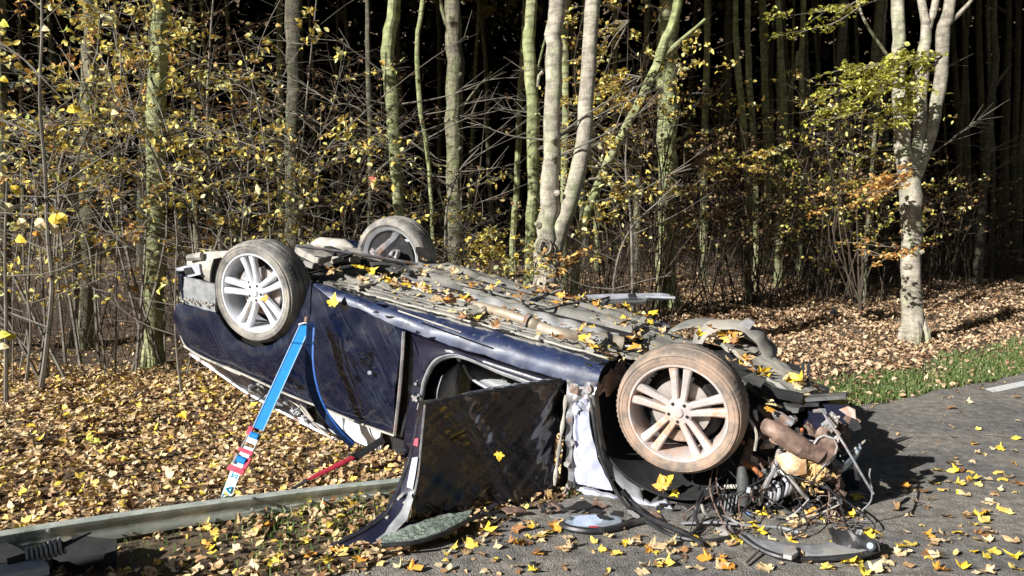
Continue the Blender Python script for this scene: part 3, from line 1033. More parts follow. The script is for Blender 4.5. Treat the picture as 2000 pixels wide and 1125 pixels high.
specs = [
    ('beech_tree', 'slim yellow-green trunk rising behind the far rear wheel', 'bark_green', 9.2, [(778, 430, 22), (772, 330, 24), (765, 200, 28), (757, 100, 27), (770, 0, 26)], []),
    ('beech_tree', 'greenish trunk with leaf clusters across it, left of the car tail', 'bark_green', 8.0, [(300, 720, 40), (302, 560, 38), (304, 400, 36), (304, 220, 37), (312, 60, 34), (312, 0, 33)], []),
    ('beech_tree', 'grey-brown trunk behind yellow bushes, second trunk from the left picture edge', 'bark_grey', 9.0, [(165, 700, 44), (166, 480, 42), (168, 300, 40), (176, 140, 36), (177, 0, 34)], []),
    ('oak_tree', 'dark furrowed trunk standing alone in the gap left of the forked tree', 'bark_grey', 13.5, [(893, 560, 34), (888, 380, 30), (887, 250, 36), (888, 120, 36), (882, 0, 32)], [[(893, 250, 12), (910, 200, 5), (960, 140, 3)], [(892, 85, 12), (870, 40, 9), (860, 0, 8)]]),
    ('beech_tree', 'straight mossy trunk just left of the forked tree', 'bark_green', 10.0, [(1036, 560, 26), (1038, 430, 25), (1042, 320, 25), (1040, 200, 26), (1033, 80, 25), (1040, 0, 24)], [[(1046, 150, 6), (1056, 110, 5), (1066, 70, 4)]]),
    ('beech_tree', 'thin green trunk between the two stems of the forked tree', 'bark_green', 12.0, [(1103, 520, 16), (1102, 380, 16), (1105, 220, 15), (1103, 60, 15), (1108, 0, 14)], []),
    ('leaning_tree', 'slanting green trunk leaning right behind the forked tree', 'bark_green', 10.5, [(1122, 570, 18), (1130, 470, 18), (1160, 380, 18), (1200, 290, 18), (1260, 180, 19), (1300, 80, 20), (1325, 0, 20)], [[(1283, 120, 12), (1335, 75, 9), (1378, 38, 7)]]),
    ('beech_tree', 'thick mottled trunk half lit, right of the slanting one', 'bark_green', 12.5, [(1300, 590, 46), (1300, 480, 42), (1304, 330, 40), (1302, 180, 42), (1306, 60, 44), (1308, 0, 40)], []),
    ('beech_tree', 'left one of two slim trunks standing close together mid right', 'bark_green', 14.0, [(1462, 470, 12), (1462, 380, 14), (1452, 240, 15), (1440, 120, 13), (1436, 20, 11)], []),
    ('beech_tree', 'right one of two slim trunks standing close together mid right', 'bark_green', 15.0, [(1478, 470, 12), (1474, 300, 13), (1463, 150, 13), (1460, 30, 12)], []),
    ('beech_tree', 'dim crooked trunk leaning over the bank left of the three-stemmed tree', 'bark_dark', 15.0, [(1606, 520, 28), (1614, 400, 26), (1630, 260, 24), (1640, 150, 20)], []),
    ('beech_tree', 'thin grey-green trunk with a side fork, midway between the slim pair and the big tree', 'bark_green', 16.0, [(1522, 480, 16), (1527, 340, 16), (1530, 200, 14), (1522, 60, 12)], [[(1535, 200, 8), (1550, 150, 7), (1558, 100, 6)]]),
    ('beech_tree', 'slender pole-like trunk in front of the dark wood, right of the side-forked one', 'bark_green', 17.0, [(1563, 480, 12), (1568, 300, 12), (1565, 150, 11), (1568, 50, 10)], []),
    ('beech_tree', 'thin grey sapling leaning slightly, just left of the three-stemmed tree', 'bark_grey', 13.5, [(1692, 480, 9), (1700, 380, 9), (1707, 280, 8), (1716, 200, 6)], []),
    ('beech_tree', 'forked dim trunk at the dark right side of the wood', 'bark_dark', 17.0, [(1915, 440, 18), (1930, 250, 17), (1945, 130, 14), (1942, 20, 12)], [[(1938, 180, 8), (1955, 150, 7), (1975, 125, 5)]]),
    ('beech_tree', 'bare trunk touching the left picture edge', 'bark_dark', 8.5, [(4, 700, 34), (6, 400, 30), (2, 150, 24), (0, 0, 22)], []),
    ('beech_tree', 'broad dark trunk deep behind the left bushes', 'bark_dark', 14.0, [(575, 500, 34), (572, 300, 34), (575, 150, 36), (574, 0, 34)], []),
    ('beech_tree', 'narrow crooked trunk midway between the yellow-green trunk and the furrowed one', 'bark_green', 11.5, [(845, 440, 9), (835, 300, 10), (820, 200, 11), (815, 80, 10), (826, 0, 10)], []),
    ('beech_tree', 'thin dark trunk left of the yellow-green trunk behind the rear wheel', 'bark_dark', 13, [(722, 470, 10), (723, 300, 10), (720, 150, 11), (718, 0, 10)], []),
]
for k, (nm, lb, mt, dp, tr, ex) in enumerate(specs):
    tree(nm, lb, mt, dp, tr, extra=ex, seed=k + 3, sides=12, rough=.06, crown=(2 if dp > 9.5 else 1))

# foliage boughs across specific trees
host, hinv = t1, i1
for (cx, cy, w, h, dp, n, mt, rp) in [
    (1180, 210, 180, 150, 9.6, 420, 'bough', (1250, 150)), (1200, 400, 120, 60, 9.8, 120, 'bough', (1260, 360)), (1175, 90, 120, 160, 9.7, 220, 'bough', (1230, 40)),
        (1075, 525, 160, 60, 7.7, 150, 'bough', (1100, 560)), (1100, 515, 70, 50, 7.6, 70, 'bough_orange', (1080, 540)), (960, 500, 180, 70, 8.6, 260, 'bough', (1000, 560)),
        (1410, 320, 220, 44, 9.5, 240, 'bough', (1310, 340)), (1215, 370, 110, 20, 9.0, 90, 'bough', (1150, 350))]:
    spray(host, hinv, cx, cy, w, h, dp, n, mt, (.05, .08), rp, seed=int(cx + cy))

# background trunks
zones = [(20, 150, 'behind the bushes at the far left', 3), (190, 290, 'between the two left trunks', 3), (330, 450, 'right of the greenish left trunk', 3), (450, 560, 'left of the broad dark trunk', 2), (600, 715, 'right of the broad dark trunk', 3),
         (735, 815, 'beside the yellow-green trunk', 1), (840, 885, 'left of the furrowed trunk', 1), (905, 1020, 'between the furrowed trunk and the forked tree', 3), (1110, 1180, 'right of the forked tree', 3), (1190, 1290, 'behind the slanting trunk', 3),
         (1330, 1430, 'right of the mottled trunk', 5), (1480, 1560, 'right of the slim pair', 6), (1575, 1640, 'behind the crooked dim trunk', 5), (1650, 1740, 'left of the three-stemmed tree', 5), (1850, 1910, 'just right of the three-stemmed tree', 5), (1915, 2000, 'at the dark right edge', 6)]
r = random.Random(12)
used_l = {}
for (xa, xb, where, c_) in zones:
    for k in range(c_):
        dp = r.uniform(17, 28) if k % 3 else r.uniform(24, 31)
        x_ = xa + (xb - xa) * (k + r.uniform(.15, .85)) / c_
        wm = r.choice((.08, .12, .17, .23))
        w_ = wm * FPX / dp
        lean_ = r.choice((-26, -8, 6, 24)) + r.uniform(-3, 3)
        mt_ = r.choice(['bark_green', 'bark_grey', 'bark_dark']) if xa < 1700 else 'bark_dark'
        size_ = {.08: 'very thin', .12: 'slim', .17: 'medium', .23: 'stout'}[wm]
        tone_ = {'bark_green': 'greenish', 'bark_grey': 'grey', 'bark_dark': 'dark'}[mt_]
        ln_ = 'leaning left' if lean_ < -15 else ('leaning right' if lean_ > 15 else 'upright')
        lb = f'{size_} {tone_} {ln_} trunk {where}' + (', far back' if dp > 23 else '')
        if lb in used_l:
            lb += ', further right'
        if lb in used_l:
            lb = lb.replace(', further right', ', rightmost')
        used_l[lb] = 1
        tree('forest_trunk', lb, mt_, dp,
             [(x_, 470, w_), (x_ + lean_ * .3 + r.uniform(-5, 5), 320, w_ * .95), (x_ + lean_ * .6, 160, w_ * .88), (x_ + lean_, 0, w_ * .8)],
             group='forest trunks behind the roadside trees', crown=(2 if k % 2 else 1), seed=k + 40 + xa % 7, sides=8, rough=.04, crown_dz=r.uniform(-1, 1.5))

# far dark wood that reads as one mass, with unseen canopy added for shade
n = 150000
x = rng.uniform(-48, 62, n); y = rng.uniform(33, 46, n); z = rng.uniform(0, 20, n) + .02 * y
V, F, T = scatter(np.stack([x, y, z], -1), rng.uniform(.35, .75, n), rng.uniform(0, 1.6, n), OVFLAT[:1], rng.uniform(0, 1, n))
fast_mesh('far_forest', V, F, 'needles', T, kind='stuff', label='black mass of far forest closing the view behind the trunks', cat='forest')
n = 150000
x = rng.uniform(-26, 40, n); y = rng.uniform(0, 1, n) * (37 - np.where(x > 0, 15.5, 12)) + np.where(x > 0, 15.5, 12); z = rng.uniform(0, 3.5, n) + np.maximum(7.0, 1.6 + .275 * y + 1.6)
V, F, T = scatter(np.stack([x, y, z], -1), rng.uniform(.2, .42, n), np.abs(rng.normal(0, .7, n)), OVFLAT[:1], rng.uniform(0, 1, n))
fast_mesh('shade_canopy', V, F, 'crown', T, kind='stuff', label='unseen leaf canopy added over the wood to shade its depths', cat='forest')


# ------------------------------------------------------------------ shrubs and undergrowth
def shrub(name, label, x, y, hgt, spread, nst, ntw, nleaf, lmat, tmat='twig', group=None, seed=0, cat='shrub', lsize=(.035, .06), lean=(0, 0)):
    r = random.Random(seed)
    g = ghf(x, y)
    root = empty(name, (x, y, g), label=label, cat=cat, group=group)
    nodes = []
    for s_ in range(nst):
        a = r.uniform(0, 6.28); sp = spread * r.uniform(.2, 1)
        b0 = Vector((r.uniform(-.2, .2), r.uniform(-.15, .15), -.03))
        hh = hgt * r.uniform(.6, 1.05)
        e = Vector((math.cos(a) * sp + lean[0], math.sin(a) * sp * .6 + lean[1], hh))
        m1 = b0.lerp(e, .35) + Vector((r.uniform(-.3, .3), r.uniform(-.2, .2), hh * .1))
        m2 = b0.lerp(e, .7) + Vector((r.uniform(-.35, .35), r.uniform(-.2, .2), hh * .08))
        line = smooth_line([b0, m1, m2, e], 12)
        r0 = r.uniform(.006, .014) * (hgt / 2.5) ** .5
        rr = [r0 * (1 - .8 * k / 11) for k in range(12)]
        MB().tube(line, rr, 5, cap=False).build('stem', tmat, root)
        nodes.append((line, rr))
    tw = MB(); tips = []
    for k in range(ntw):
        line, rr = nodes[r.randrange(len(nodes))]
        i = int(2 + 9.4 * r.random() ** .8); i = min(i, 11)
        p0 = line[i]
        a = r.uniform(0, 6.28)
        ln = r.uniform(.35, 1.1) * (1.2 - i / 16) * min(1.3, hgt / 2.2)
        d = Vector((math.cos(a), math.sin(a) * .7, r.uniform(.0, .8))).normalized()
        p1 = p0 + d * ln * .5 + Vector((0, 0, r.uniform(-.05, .05)))
        p2 = p0 + d * ln + Vector((r.uniform(-.1, .1), r.uniform(-.1, .1), r.uniform(-.12, .1)))
        tw.tube([p0, p1, p2], [.0042, .003, .0015], 3, cap=False)
        tips.append((p0, p1, p2))
        for q in range(2):
            t = r.uniform(.3, .9); s0 = p0.lerp(p2, t); a2 = a + r.choice((-1, 1)) * r.uniform(.4, 1.0)
            s1 = s0 + Vector((math.cos(a2), math.sin(a2) * .7, r.uniform(-.1, .5))) * ln * .42
            tw.tube([s0, s1], [.003, .0015], 3, cap=False)
            tips.append((s0, s0.lerp(s1, .5), s1))
    tw.build('twigs', tmat, root, kind='stuff')
    if nleaf:
        hot = r.sample(range(len(tips)), max(1, int(len(tips) * .38)))
        pos = []
        for k in range(nleaf):
            p0, p1, p2 = tips[hot[r.randrange(len(hot))]]
            q = p1.lerp(p2, r.random()) if r.random() < .7 else p0.lerp(p1, r.random())
            pos.append((q.x + r.gauss(0, .03), q.y + r.gauss(0, .03), q.z + r.gauss(0, .025)))
        pos = np.array(pos)
        V, F, T = scatter(pos, rng.uniform(lsize[0], lsize[1], nleaf), np.abs(rng.normal(.75, .5, nleaf)), OV[:3], rng.beta(1.7, 1.3, nleaf))
        fast_mesh('foliage', V, F, lmat, T, root, kind='stuff')
    return root


r = random.Random(3)
left_spots = []
# (px at ground, depth, height, leaves, material)
shr = [(20, 7.2, 3.4, 300, 'bough'), (95, 7.0, 3.8, 240, 'bough'), (150, 8.0, 4.0, 620, 'bough'), (230, 7.4, 4.0, 560, 'bough'), (290, 8.6, 4.0, 480, 'bough_orange'),
       (340, 7.5, 3.6, 420, 'bough'), (410, 8.0, 4.2, 420, 'bough'), (470, 8.8, 3.6, 380, 'bough'), (520, 7.6, 3.0, 300, 'bough'), (590, 8.3, 3.2, 420, 'bough'),
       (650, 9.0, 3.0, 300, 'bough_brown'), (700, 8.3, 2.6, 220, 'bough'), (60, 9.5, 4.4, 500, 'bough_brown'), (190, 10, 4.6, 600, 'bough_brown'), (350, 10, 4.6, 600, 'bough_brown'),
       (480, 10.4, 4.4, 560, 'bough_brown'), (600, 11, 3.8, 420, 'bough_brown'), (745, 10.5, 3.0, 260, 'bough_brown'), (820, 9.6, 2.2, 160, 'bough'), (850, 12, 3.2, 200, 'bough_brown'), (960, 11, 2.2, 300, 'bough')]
descr = ['at the left picture edge behind pale twigs', 'with few leaves near the left edge', 'in front of the grey-brown trunk', 'between the two left trunks', 'behind the greenish left trunk',
         'right of the greenish left trunk', 'with arching stems above the car tail', 'behind the car tail', 'close behind the near rear wheel', 'above the near rear wheel',
         'between the two rear wheels, set back', 'reaching over the rear axle', 'deep behind the left edge', 'deep behind the grey-brown trunk', 'deep behind the car tail',
         'deep above the rear wheel', 'deep between the rear wheels', 'behind the far rear wheel, low and brown', 'right behind the far rear wheel', 'under the furrowed trunk', 'left of the forked tree foot']
for k, ((px, dp, h_, nl, mt), ds) in enumerate(zip(shr, descr)):
    g0 = P(px, 700, dp)
    col = {'bough': 'yellow-leaved', 'bough_orange': 'orange-leaved', 'bough_brown': 'brown-leaved'}[mt]
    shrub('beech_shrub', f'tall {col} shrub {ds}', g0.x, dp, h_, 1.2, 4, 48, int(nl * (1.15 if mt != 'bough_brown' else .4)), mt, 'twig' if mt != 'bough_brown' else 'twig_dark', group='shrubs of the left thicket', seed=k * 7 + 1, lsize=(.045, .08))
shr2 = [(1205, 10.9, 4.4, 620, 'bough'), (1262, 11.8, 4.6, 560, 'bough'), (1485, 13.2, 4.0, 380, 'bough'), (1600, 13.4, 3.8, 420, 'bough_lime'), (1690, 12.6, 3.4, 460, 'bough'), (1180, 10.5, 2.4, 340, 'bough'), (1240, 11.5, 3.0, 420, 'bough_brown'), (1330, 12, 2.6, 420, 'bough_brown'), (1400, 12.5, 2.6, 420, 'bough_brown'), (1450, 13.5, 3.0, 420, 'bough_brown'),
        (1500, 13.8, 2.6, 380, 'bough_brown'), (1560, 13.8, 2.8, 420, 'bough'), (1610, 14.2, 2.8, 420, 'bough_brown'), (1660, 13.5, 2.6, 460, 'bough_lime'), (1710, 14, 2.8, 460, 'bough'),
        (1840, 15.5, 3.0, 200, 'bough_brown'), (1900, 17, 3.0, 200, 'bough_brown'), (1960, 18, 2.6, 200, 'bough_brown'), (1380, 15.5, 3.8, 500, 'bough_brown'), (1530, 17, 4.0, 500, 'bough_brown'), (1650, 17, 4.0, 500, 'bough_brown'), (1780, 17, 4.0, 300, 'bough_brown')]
descr2 = ['tall beside the slanting trunk', 'tall in front of the mottled trunk', 'tall in front of the slim pair', 'tall in front of the crooked trunk', 'tall in front of the grey sapling', 'at the foot of the slanting trunk', 'left of the mottled trunk', 'right of the mottled trunk', 'above the far front arch', 'below the slim pair of trunks', 'right of the slim pair of trunks',
          'at the edge of the leafy bank', 'below the crooked dim trunk', 'with light leaves left of the big tree', 'close left of the three-stemmed tree', 'right of the three-stemmed tree', 'in the dark behind the right bank',
          'at the far right below the dark wood', 'deep behind the mottled trunk', 'deep behind the side-forked trunk', 'deep behind the crooked dim trunk', 'deep behind the three-stemmed tree']
for k, ((px, dp, h_, nl, mt), ds) in enumerate(zip(shr2, descr2)):
    g0 = P(px, 600, dp)
    col = {'bough': 'yellow-leaved', 'bough_lime': 'lime-leaved', 'bough_brown': 'brown-leaved'}[mt]
    shrub('beech_shrub', f'{col} bush {ds}', g0.x, dp, h_, 1.2, 7, 60, nl, mt, 'twig_dark', group='bushes behind the leafy bank', seed=k * 5 + 300, lsize=(.05, .085))

# bare saplings on the left
sap = [([(80, 760), (90, 690), (102, 560), (94, 470), (88, 330), (78, 200), (82, 60), (80, -20)], 11, 6.6, 'pale bare sapling standing in front of the left thicket'),
       ([(12, 800), (12, 620), (10, 480), (14, 350)], 9, 6.2, 'short bare sapling at the very left edge'),
       ([(50, 760), (60, 640), (48, 540), (45, 460)], 6, 6.7, 'thin bare shoot left of the pale sapling'),
       ([(355, 770), (345, 680), (342, 600), (345, 480)], 6, 6.6, 'thin bare shoot under the car tail'),
       ([(430, 480), (425, 400), (410, 320), (405, 200), (412, 60), (418, -20)], 8, 8.0, 'slim bare sapling rising above the near rear wheel'),
       ([(585, 470), (600, 380), (640, 290), (700, 230), (770, 170)], 7, 8.4, 'arching bare sapling behind the rear axle'),
       ([(590, 460), (588, 330), (600, 180), (618, 0)], 6, 8.6, 'straight bare shoot behind the rear axle'),
       ([(870, 450), (880, 380), (900, 330), (935, 290)], 7, 9.0, 'bare curved shoot right of the far rear wheel'),
       ([(1235, 560), (1232, 430), (1222, 330), (1225, 250)], 8, 10.0, 'thin upright sapling beyond the slanting trunk'),
       ([(1200, 540), (1230, 450), (1290, 390), (1330, 350)], 6, 9.5, 'bare leaning shoot crossing in front of the mottled trunk')]
for k, (tr, w, dp, lb) in enumerate(sap):
    p0 = P(tr[0][0], tr[0][1], dp)
    g = ghf(p0.x, p0.y)
    root = empty('sapling', (p0.x, p0.y, g), label=lb, cat='sapling')
    base = Vector((p0.x, p0.y, g))
    pts = [P(a_, b_, dp) - base for a_, b_ in tr]
    if pts[0].z > .05: pts = [Vector((pts[0].x * .6, 0, -.05))] + pts
    line = smooth_line(pts, 26)
    r0 = w / 2 / FPX * dp
    rad = [r0 * (1 - .65 * q / 25) for q in range(26)]
    MB().tube(line, rad, 6).build('stem', 'twig', root)
    rr_ = random.Random(k)
    for q in range(9):
        i = rr_.randrange(4, 25)
        sgn = rr_.choice((-1, 1))
        ln = rr_.uniform(.3, 1.1)
        e = line[i] + Vector((sgn * ln, rr_.uniform(-.3, .3), ln * rr_.uniform(.05, .8)))
        mm_ = line[i].lerp(e, .5) + Vector((0, 0, rr_.uniform(-.06, .06)))
        mb = MB().tube(smooth_line([line[i], mm_, e], 6), [rad[i] * .5, rad[i] * .45, rad[i] * .35, .004, .003, .0018], 4, cap=False)
        for _ in range(3):
            s0 = mm_.lerp(e, rr_.random()); mb.tube([s0, s0 + Vector((sgn * rr_.uniform(.08, .3), rr_.uniform(-.1, .1), rr_.uniform(-.05, .3)))], [.003, .0014], 3, cap=False)
        mb.build('branch', 'twig', root)

# thin undergrowth mass
def undergrowth(name, n, x0, x1, y0, y1, h0, h1, label, mat='twig_dark', keep=lambda x, y: np.ones_like(x)):
    x, y = sample_area(n, x0, x1, y0, y1, keep)
    n = len(x); z = gh(x, y)
    h = rng.uniform(h0, h1, n); dx = rng.normal(0, .35, n) * h; dy = rng.normal(0, .2, n) * h; w = rng.uniform(.002, .005, n)
    P0 = np.stack([x, y, z], -1); P2 = P0 + np.stack([dx, dy, h], -1)
    P1 = (P0 + P2) / 2 + np.stack([rng.normal(0, .06, n), rng.normal(0, .06, n), h * .08], -1)
    Vs = []
    for Pp, s_ in ((P0, 1), (P1, .8), (P2, .3)):
        for a in (0, 2.1, 4.2):
            Vs.append(Pp + np.stack([np.cos(a) * w * s_, np.sin(a) * w * s_, 0 * w], -1))
    V = np.stack(Vs, 1).reshape(-1, 3)
    f = []
    for l_ in (0, 3):
        for k in range(3):
            k2 = (k + 1) % 3
            f += [(l_ + k, l_ + k2, l_ + 3 + k2), (l_ + k, l_ + 3 + k2, l_ + 3 + k)]
    f = np.array(f)
    F = (f[None] + (np.arange(n) * 9)[:, None, None]).reshape(-1, 3)
    fast_mesh(name, V, F, mat, None, kind='stuff', label=label, cat='undergrowth')


undergrowth('undergrowth', 1500, -9, 1.5, 7.2, 12, .4, 1.9, 'tangle of bare twigs filling the thicket on the left')
undergrowth('undergrowth', 3600, 1, 16, 11, 19, .3, 1.5, 'brown bare twigs along the top of the leafy bank', keep=lambda x, y: (sdist(x, y) > 5.0 + .3 * np.sin(2 * x)).astype(float))

# ------------------------------------------------------------------ guardrail
def rail_mesh(line, h0, h1, w=.03):
    """galvanised beam: profile with a folded lip, a shallow groove and a bottom flange"""
    prof = [(-.05, 1.0), (.0, 1.0), (.006, .95), (.005, .70), (.001, .62), (.001, .36), (.005, .28), (.005, .04), (-.03, 0), (-.055, 0),
            (-.055, .04), (-.01, .10), (-.022, .5), (-.008, .88), (-.05, .95)]
    n = len(line); vs = []; m = len(prof)
    for i, p in enumerate(line):
        t = (line[min(i + 1, n - 1)] - line[max(i - 1, 0)]).normalized()
        nrm = Vector((t.y, -t.x, 0)).normalized()
        h = h0 + (h1 - h0) * i / (n - 1)
        for d_, z_ in prof:
            vs.append(p + nrm * d_ * (1 + 0 * i) + Vector((0, 0, z_ * h)) + nrm * (-.02 * (1 - z_)))
    fs = []
    for i in range(n - 1):
        for k in range(m):
            k2 = (k + 1) % m
            fs.append((i * m + k, (i + 1) * m + k, (i + 1) * m + k2, i * m + k2))
    fs.append(tuple(range(m))); fs.append(tuple(reversed(range((n - 1) * m, n * m))))
    return MB().add(vs, fs)


ra = G(-60, 1112, .03); rb = G(150, 1070, .03); rc = G(420, 1024, .02); rd = G(640, 990, .01); re_ = G(800, 968, .0); rf = G(1000, 936, 0)
line = smooth_line([ra, rb, rc, rd, re_, rf], 40)
gr = empty('guardrail', rc, label='flattened greenish galvanised guardrail beam lying bent under the overturned car', cat='guardrail')
rail_mesh([p - rc for p in line], .135, .085).build('rail_beam', 'rail', gr, angle=25)
for px in (170, 480):
    k = min(range(40), key=lambda i: abs(line[i].x - G(px, 1040).x))
    p = line[k] - rc
    t = (line[k + 1] - line[k - 1]).normalized(); nrm = Vector((t.y, -t.x, 0))
    for dz in (.05, .11):
        MB().tube([p + nrm * .0 + Vector((0, 0, dz)), p + nrm * .026 + Vector((0, 0, dz))], .009, 6).build('bolt', 'metal', gr)
# bent posts under it
for px, py in ((300, 1040), (40, 1085)):
    q = G(px, py) - rc
    MB().box(q + Vector((.05, .16, .01)), (.5, .06, .05), Matrix.Rotation(.5, 3, 'Z')).build('rail_post', 'rail', gr)

eb_ = [Vector((-3.9, 2.3, .25)) - rc, Vector((-3.55, 2.15, .62)) - rc, Vector((-3.2, 2.1, .80)) - rc, Vector((-2.75, 1.95, .55)) - rc]  # rail end out of view, added to shade the verge in front
rail_mesh(smooth_line(eb_, 20), .38, .34).build('unseen_shade_rail', 'rail', gr, angle=25)
for xx_, yy_, hh_ in ((-3.7, 2.25, .75), (-3.0, 2.02, .9)):  # unseen posts added with the shading rail end
    MB().box(Vector((xx_, yy_ + .08, hh_ / 2)) - rc, (.12, .06, hh_)).build('rail_post', 'rail', gr)

# ------------------------------------------------------------------ the overturned car
car = bpy.data.objects.new('overturned_car', None)
car.matrix_world = M_CAR
link(car, None, label='wrecked dark blue car lying upside down across the guardrail, wheels in the air', cat='car')
dr = random.Random(21)


def nz(x, y, s=1.0):
    return (math.sin(x * 3.1 * s + y * 2.3 * s) + .6 * math.sin(x * 7.3 * s - y * 5.1 * s + 1.3) + .35 * math.sin(x * 13.7 * s + y * 11.9 * s + 2.1)) / 1.95


# ---- side panels (b = across; -b faces the camera)
def bulge(k=.035, dent=.012, s=1.0):
    def f(u, t, p):
        return (0, -k * math.sin(math.pi * min(1, max(0, t))) + dent * nz(p.x * 2, p.z * 3, s), 0)
    return f


arch = [(345, 592), (385, 602), (423, 611), (437, 636), (462, 663), (496, 679), (530, 674), (558, 654), (581, 619), (596, 585), (609, 547)]
low = [(345, 640), (350, 662), (368, 684), (400, 700), (440, 716), (490, 738), (540, 760), (575, 776), (600, 787), (604, 789), (608, 790)]
qp = loft([L(x, y) for x, y in arch], [L(x, y, .02) for x, y in low], 60, 14, bulge(.03, .008))
qp.build('rear_wing', 'paint', car)
# rear door
dt = [(611, 560), (640, 580), (700, 604), (760, 632), (788, 647)]
db = [(609, 791), (629, 796), (690, 822), (740, 840), (770, 848)]
rdoor = loft([L(x, y) for x, y in dt], [L(x, y, .02) for x, y in db], 40, 20,
             lambda u, t, p: (0, -.035 * math.sin(math.pi * t) + .012 * nz(p.x * 2, p.z * 3) + .03 * math.exp(-((u - .75) ** 2 / .03 + (t - .45) ** 2 / .03)) - .012 * math.exp(-((t - .28 - .2 * u) / .03) ** 2), 0), (0, .03, 0))
rdo = rdoor.build('rear_door', 'paint', car)
mb = MB()
hc = L(563, 738, -.03)
mb.tube([hc + Vector((-.09, 0, .03)), hc + Vector((-.04, -.028, .012)), hc + Vector((.03, -.03, -.018)), hc + Vector((.085, -.0, -.035))], [.012, .016, .016, .012], 8)
mb.build('door_handle', 'paint', rdo)
# crease along the lower door edge: pale scraped trim strip at the belt line
belt = [(360, 676), (400, 700), (470, 729), (558, 769), (629, 797), (700, 826), (770, 851)]
mb = MB().tube(smooth_line([L(x, y, -.004) for x, y in belt], 40), .011, 6, flat=.6)
mb.build('belt_trim', 'dusty', car)
mb = MB().tube(smooth_line([L(789, 648, -.01), L(786, 700, -.02), L(780, 770, -.02), L(771, 850, 0)], 12), .012, 6)
mb.build('door_edge', 'metal', rdo)
# screws / scratched spot
MB().tube([L(722, 728, -.045), L(722, 728, -.03)], [.012, .014], 9).build('scuff_plug', 'lightp', rdo)

# sill: rounded band from the side to the underbody
sa = [(611, 558), (640, 579), (700, 603), (760, 631), (830, 658), (900, 680), (980, 705), (1060, 731), (1110, 744), (1165, 757)]
sA = [L(x, y, .0) for x, y in sa]
sB = []
for p in resample(sA, 10):
    sB.append(Vector((p.x, .15, .125)))
sill = loft(sA, sB, 60, 8, lambda u, t, p: (0, -.035 * math.sin(math.pi * t) + .004 * nz(p.x * 6, t), .03 * math.sin(math.pi * t) + .006 * nz(p.x * 5, t * 3)), (0, .01, -.01))
sill.build('sill', 'paint_sill', car)
mb = MB()
for k in range(14):
    t = dr.uniform(.02, .98); i = int(t * 9)
    q = Vector(sB[min(i, 9)]) + Vector((dr.uniform(-.08, .08), -.03, .02))
    mb.tube([q, q + Vector((dr.uniform(.02, .05), 0, dr.uniform(-.01, .01)))], .006, 5)
mb.build('seam_sealant', 'blackm', car, kind='stuff')
MB().tube([Vector((p.x, .125, .15 + .003 * nz(p.x * 9, 0))) for p in resample(sB, 30)][3:], .007, 5).build('brake_line', 'dusty', car)

# front door aperture: dark band between sill and opening
fa = [(803, 653), (850, 668), (900, 686), (980, 710), (1060, 735), (1108, 747)]
fo = [(829, 741), (848, 706), (881, 692), (917, 700), (972, 724), (1044, 748), (1090, 758)]
loft([L(x, y, .02) for x, y in fa], [L(x, y, .06) for x, y in fo], 30, 6, lambda u, t, p: (0, .015 * math.sin(6 * t), 0)).build('door_aperture_frame', 'paint_inner', car)
pl_a = [(797, 650), (794, 700), (788, 780), (780, 850), (782, 905)]
pl_b = [(829, 741), (824, 765), (818, 800), (812, 850), (800, 918)]
loft([L(x, y, .03) for x, y in [(803, 653), (800, 700), (796, 780), (790, 850), (785, 905)]], [L(x, y, .05) for x, y in [(832, 735), (826, 765), (822, 800), (815, 850), (800, 918)]], 20, 5).build('centre_pillar', 'paint_inner', car)
loft([L(x, y, .05) for x, y in [(788, 646), (786, 700), (778, 790), (768, 860), (768, 900)]], [L(x, y, .06) for x, y in [(806, 652), (803, 700), (798, 790), (792, 850), (790, 915)]], 14, 3).build('door_gap', 'blackm', car)
for off, rad_, mt in ((0, .010, 'greyp'), (.022, .008, 'black')):
    pts = [(817, 800), (824, 765), (829, 741), (848, 706), (881, 692), (917, 700), (972, 724), (1044, 750), (1085, 762)]
    pp = [L(x + off * 300 * .5, y + off * 300 * .8, .045 - off * .2) for x, y in pts]
    MB().tube(smooth_line(pp, 40), rad_, 6).build('door_seal', mt, car)
mb = MB()
for q in ((812, 776), (807, 781), (817, 772), (811, 750)):
    mb.tube([L(*q, .03), L(q[0], q[1], .015)], .009, 7)
mb.box(L(810, 778, .02), (.05, .01, .018), Matrix.Rotation(.6, 3, 'Y'))
mb.build('door_hinge_catch', 'metal_bright', car)

# cabin behind the opening
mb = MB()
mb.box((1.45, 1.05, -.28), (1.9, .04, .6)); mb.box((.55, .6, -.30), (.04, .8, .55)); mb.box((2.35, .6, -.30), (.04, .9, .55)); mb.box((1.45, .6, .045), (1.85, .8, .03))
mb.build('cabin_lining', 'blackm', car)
seat = [(845, 786), (848, 762), (858, 738), (880, 720), (898, 706), (900, 730), (893, 770), (890, 786)]
loft([L(845, 800, .28), L(849, 760, .26), L(862, 735, .25), L(882, 718, .26), L(898, 706, .30)], [L(872, 800, .22), L(880, 775, .2), L(888, 755, .2), L(893, 735, .22), L(900, 712, .28)], 14, 8,
     lambda u, t, p: (0, -.03 * math.sin(math.pi * t), 0), (0, .12, 0)).build('front_seat', 'lightp', car)
loft([L(893, 800, .21), L(893, 770, .2), L(897, 735, .22), L(900, 708, .27)], [L(905, 800, .30), L(905, 770, .29), L(906, 735, .29), L(903, 708, .31)], 10, 4, None, (0, .1, 0)).build('seat_side', 'crackglass', car)
sw = [(905, 712), (918, 736), (941, 752), (968, 764), (1000, 758), (1030, 748)]
sw2 = [(912, 706), (926, 714), (950, 722), (975, 732), (1005, 742), (1032, 746)]
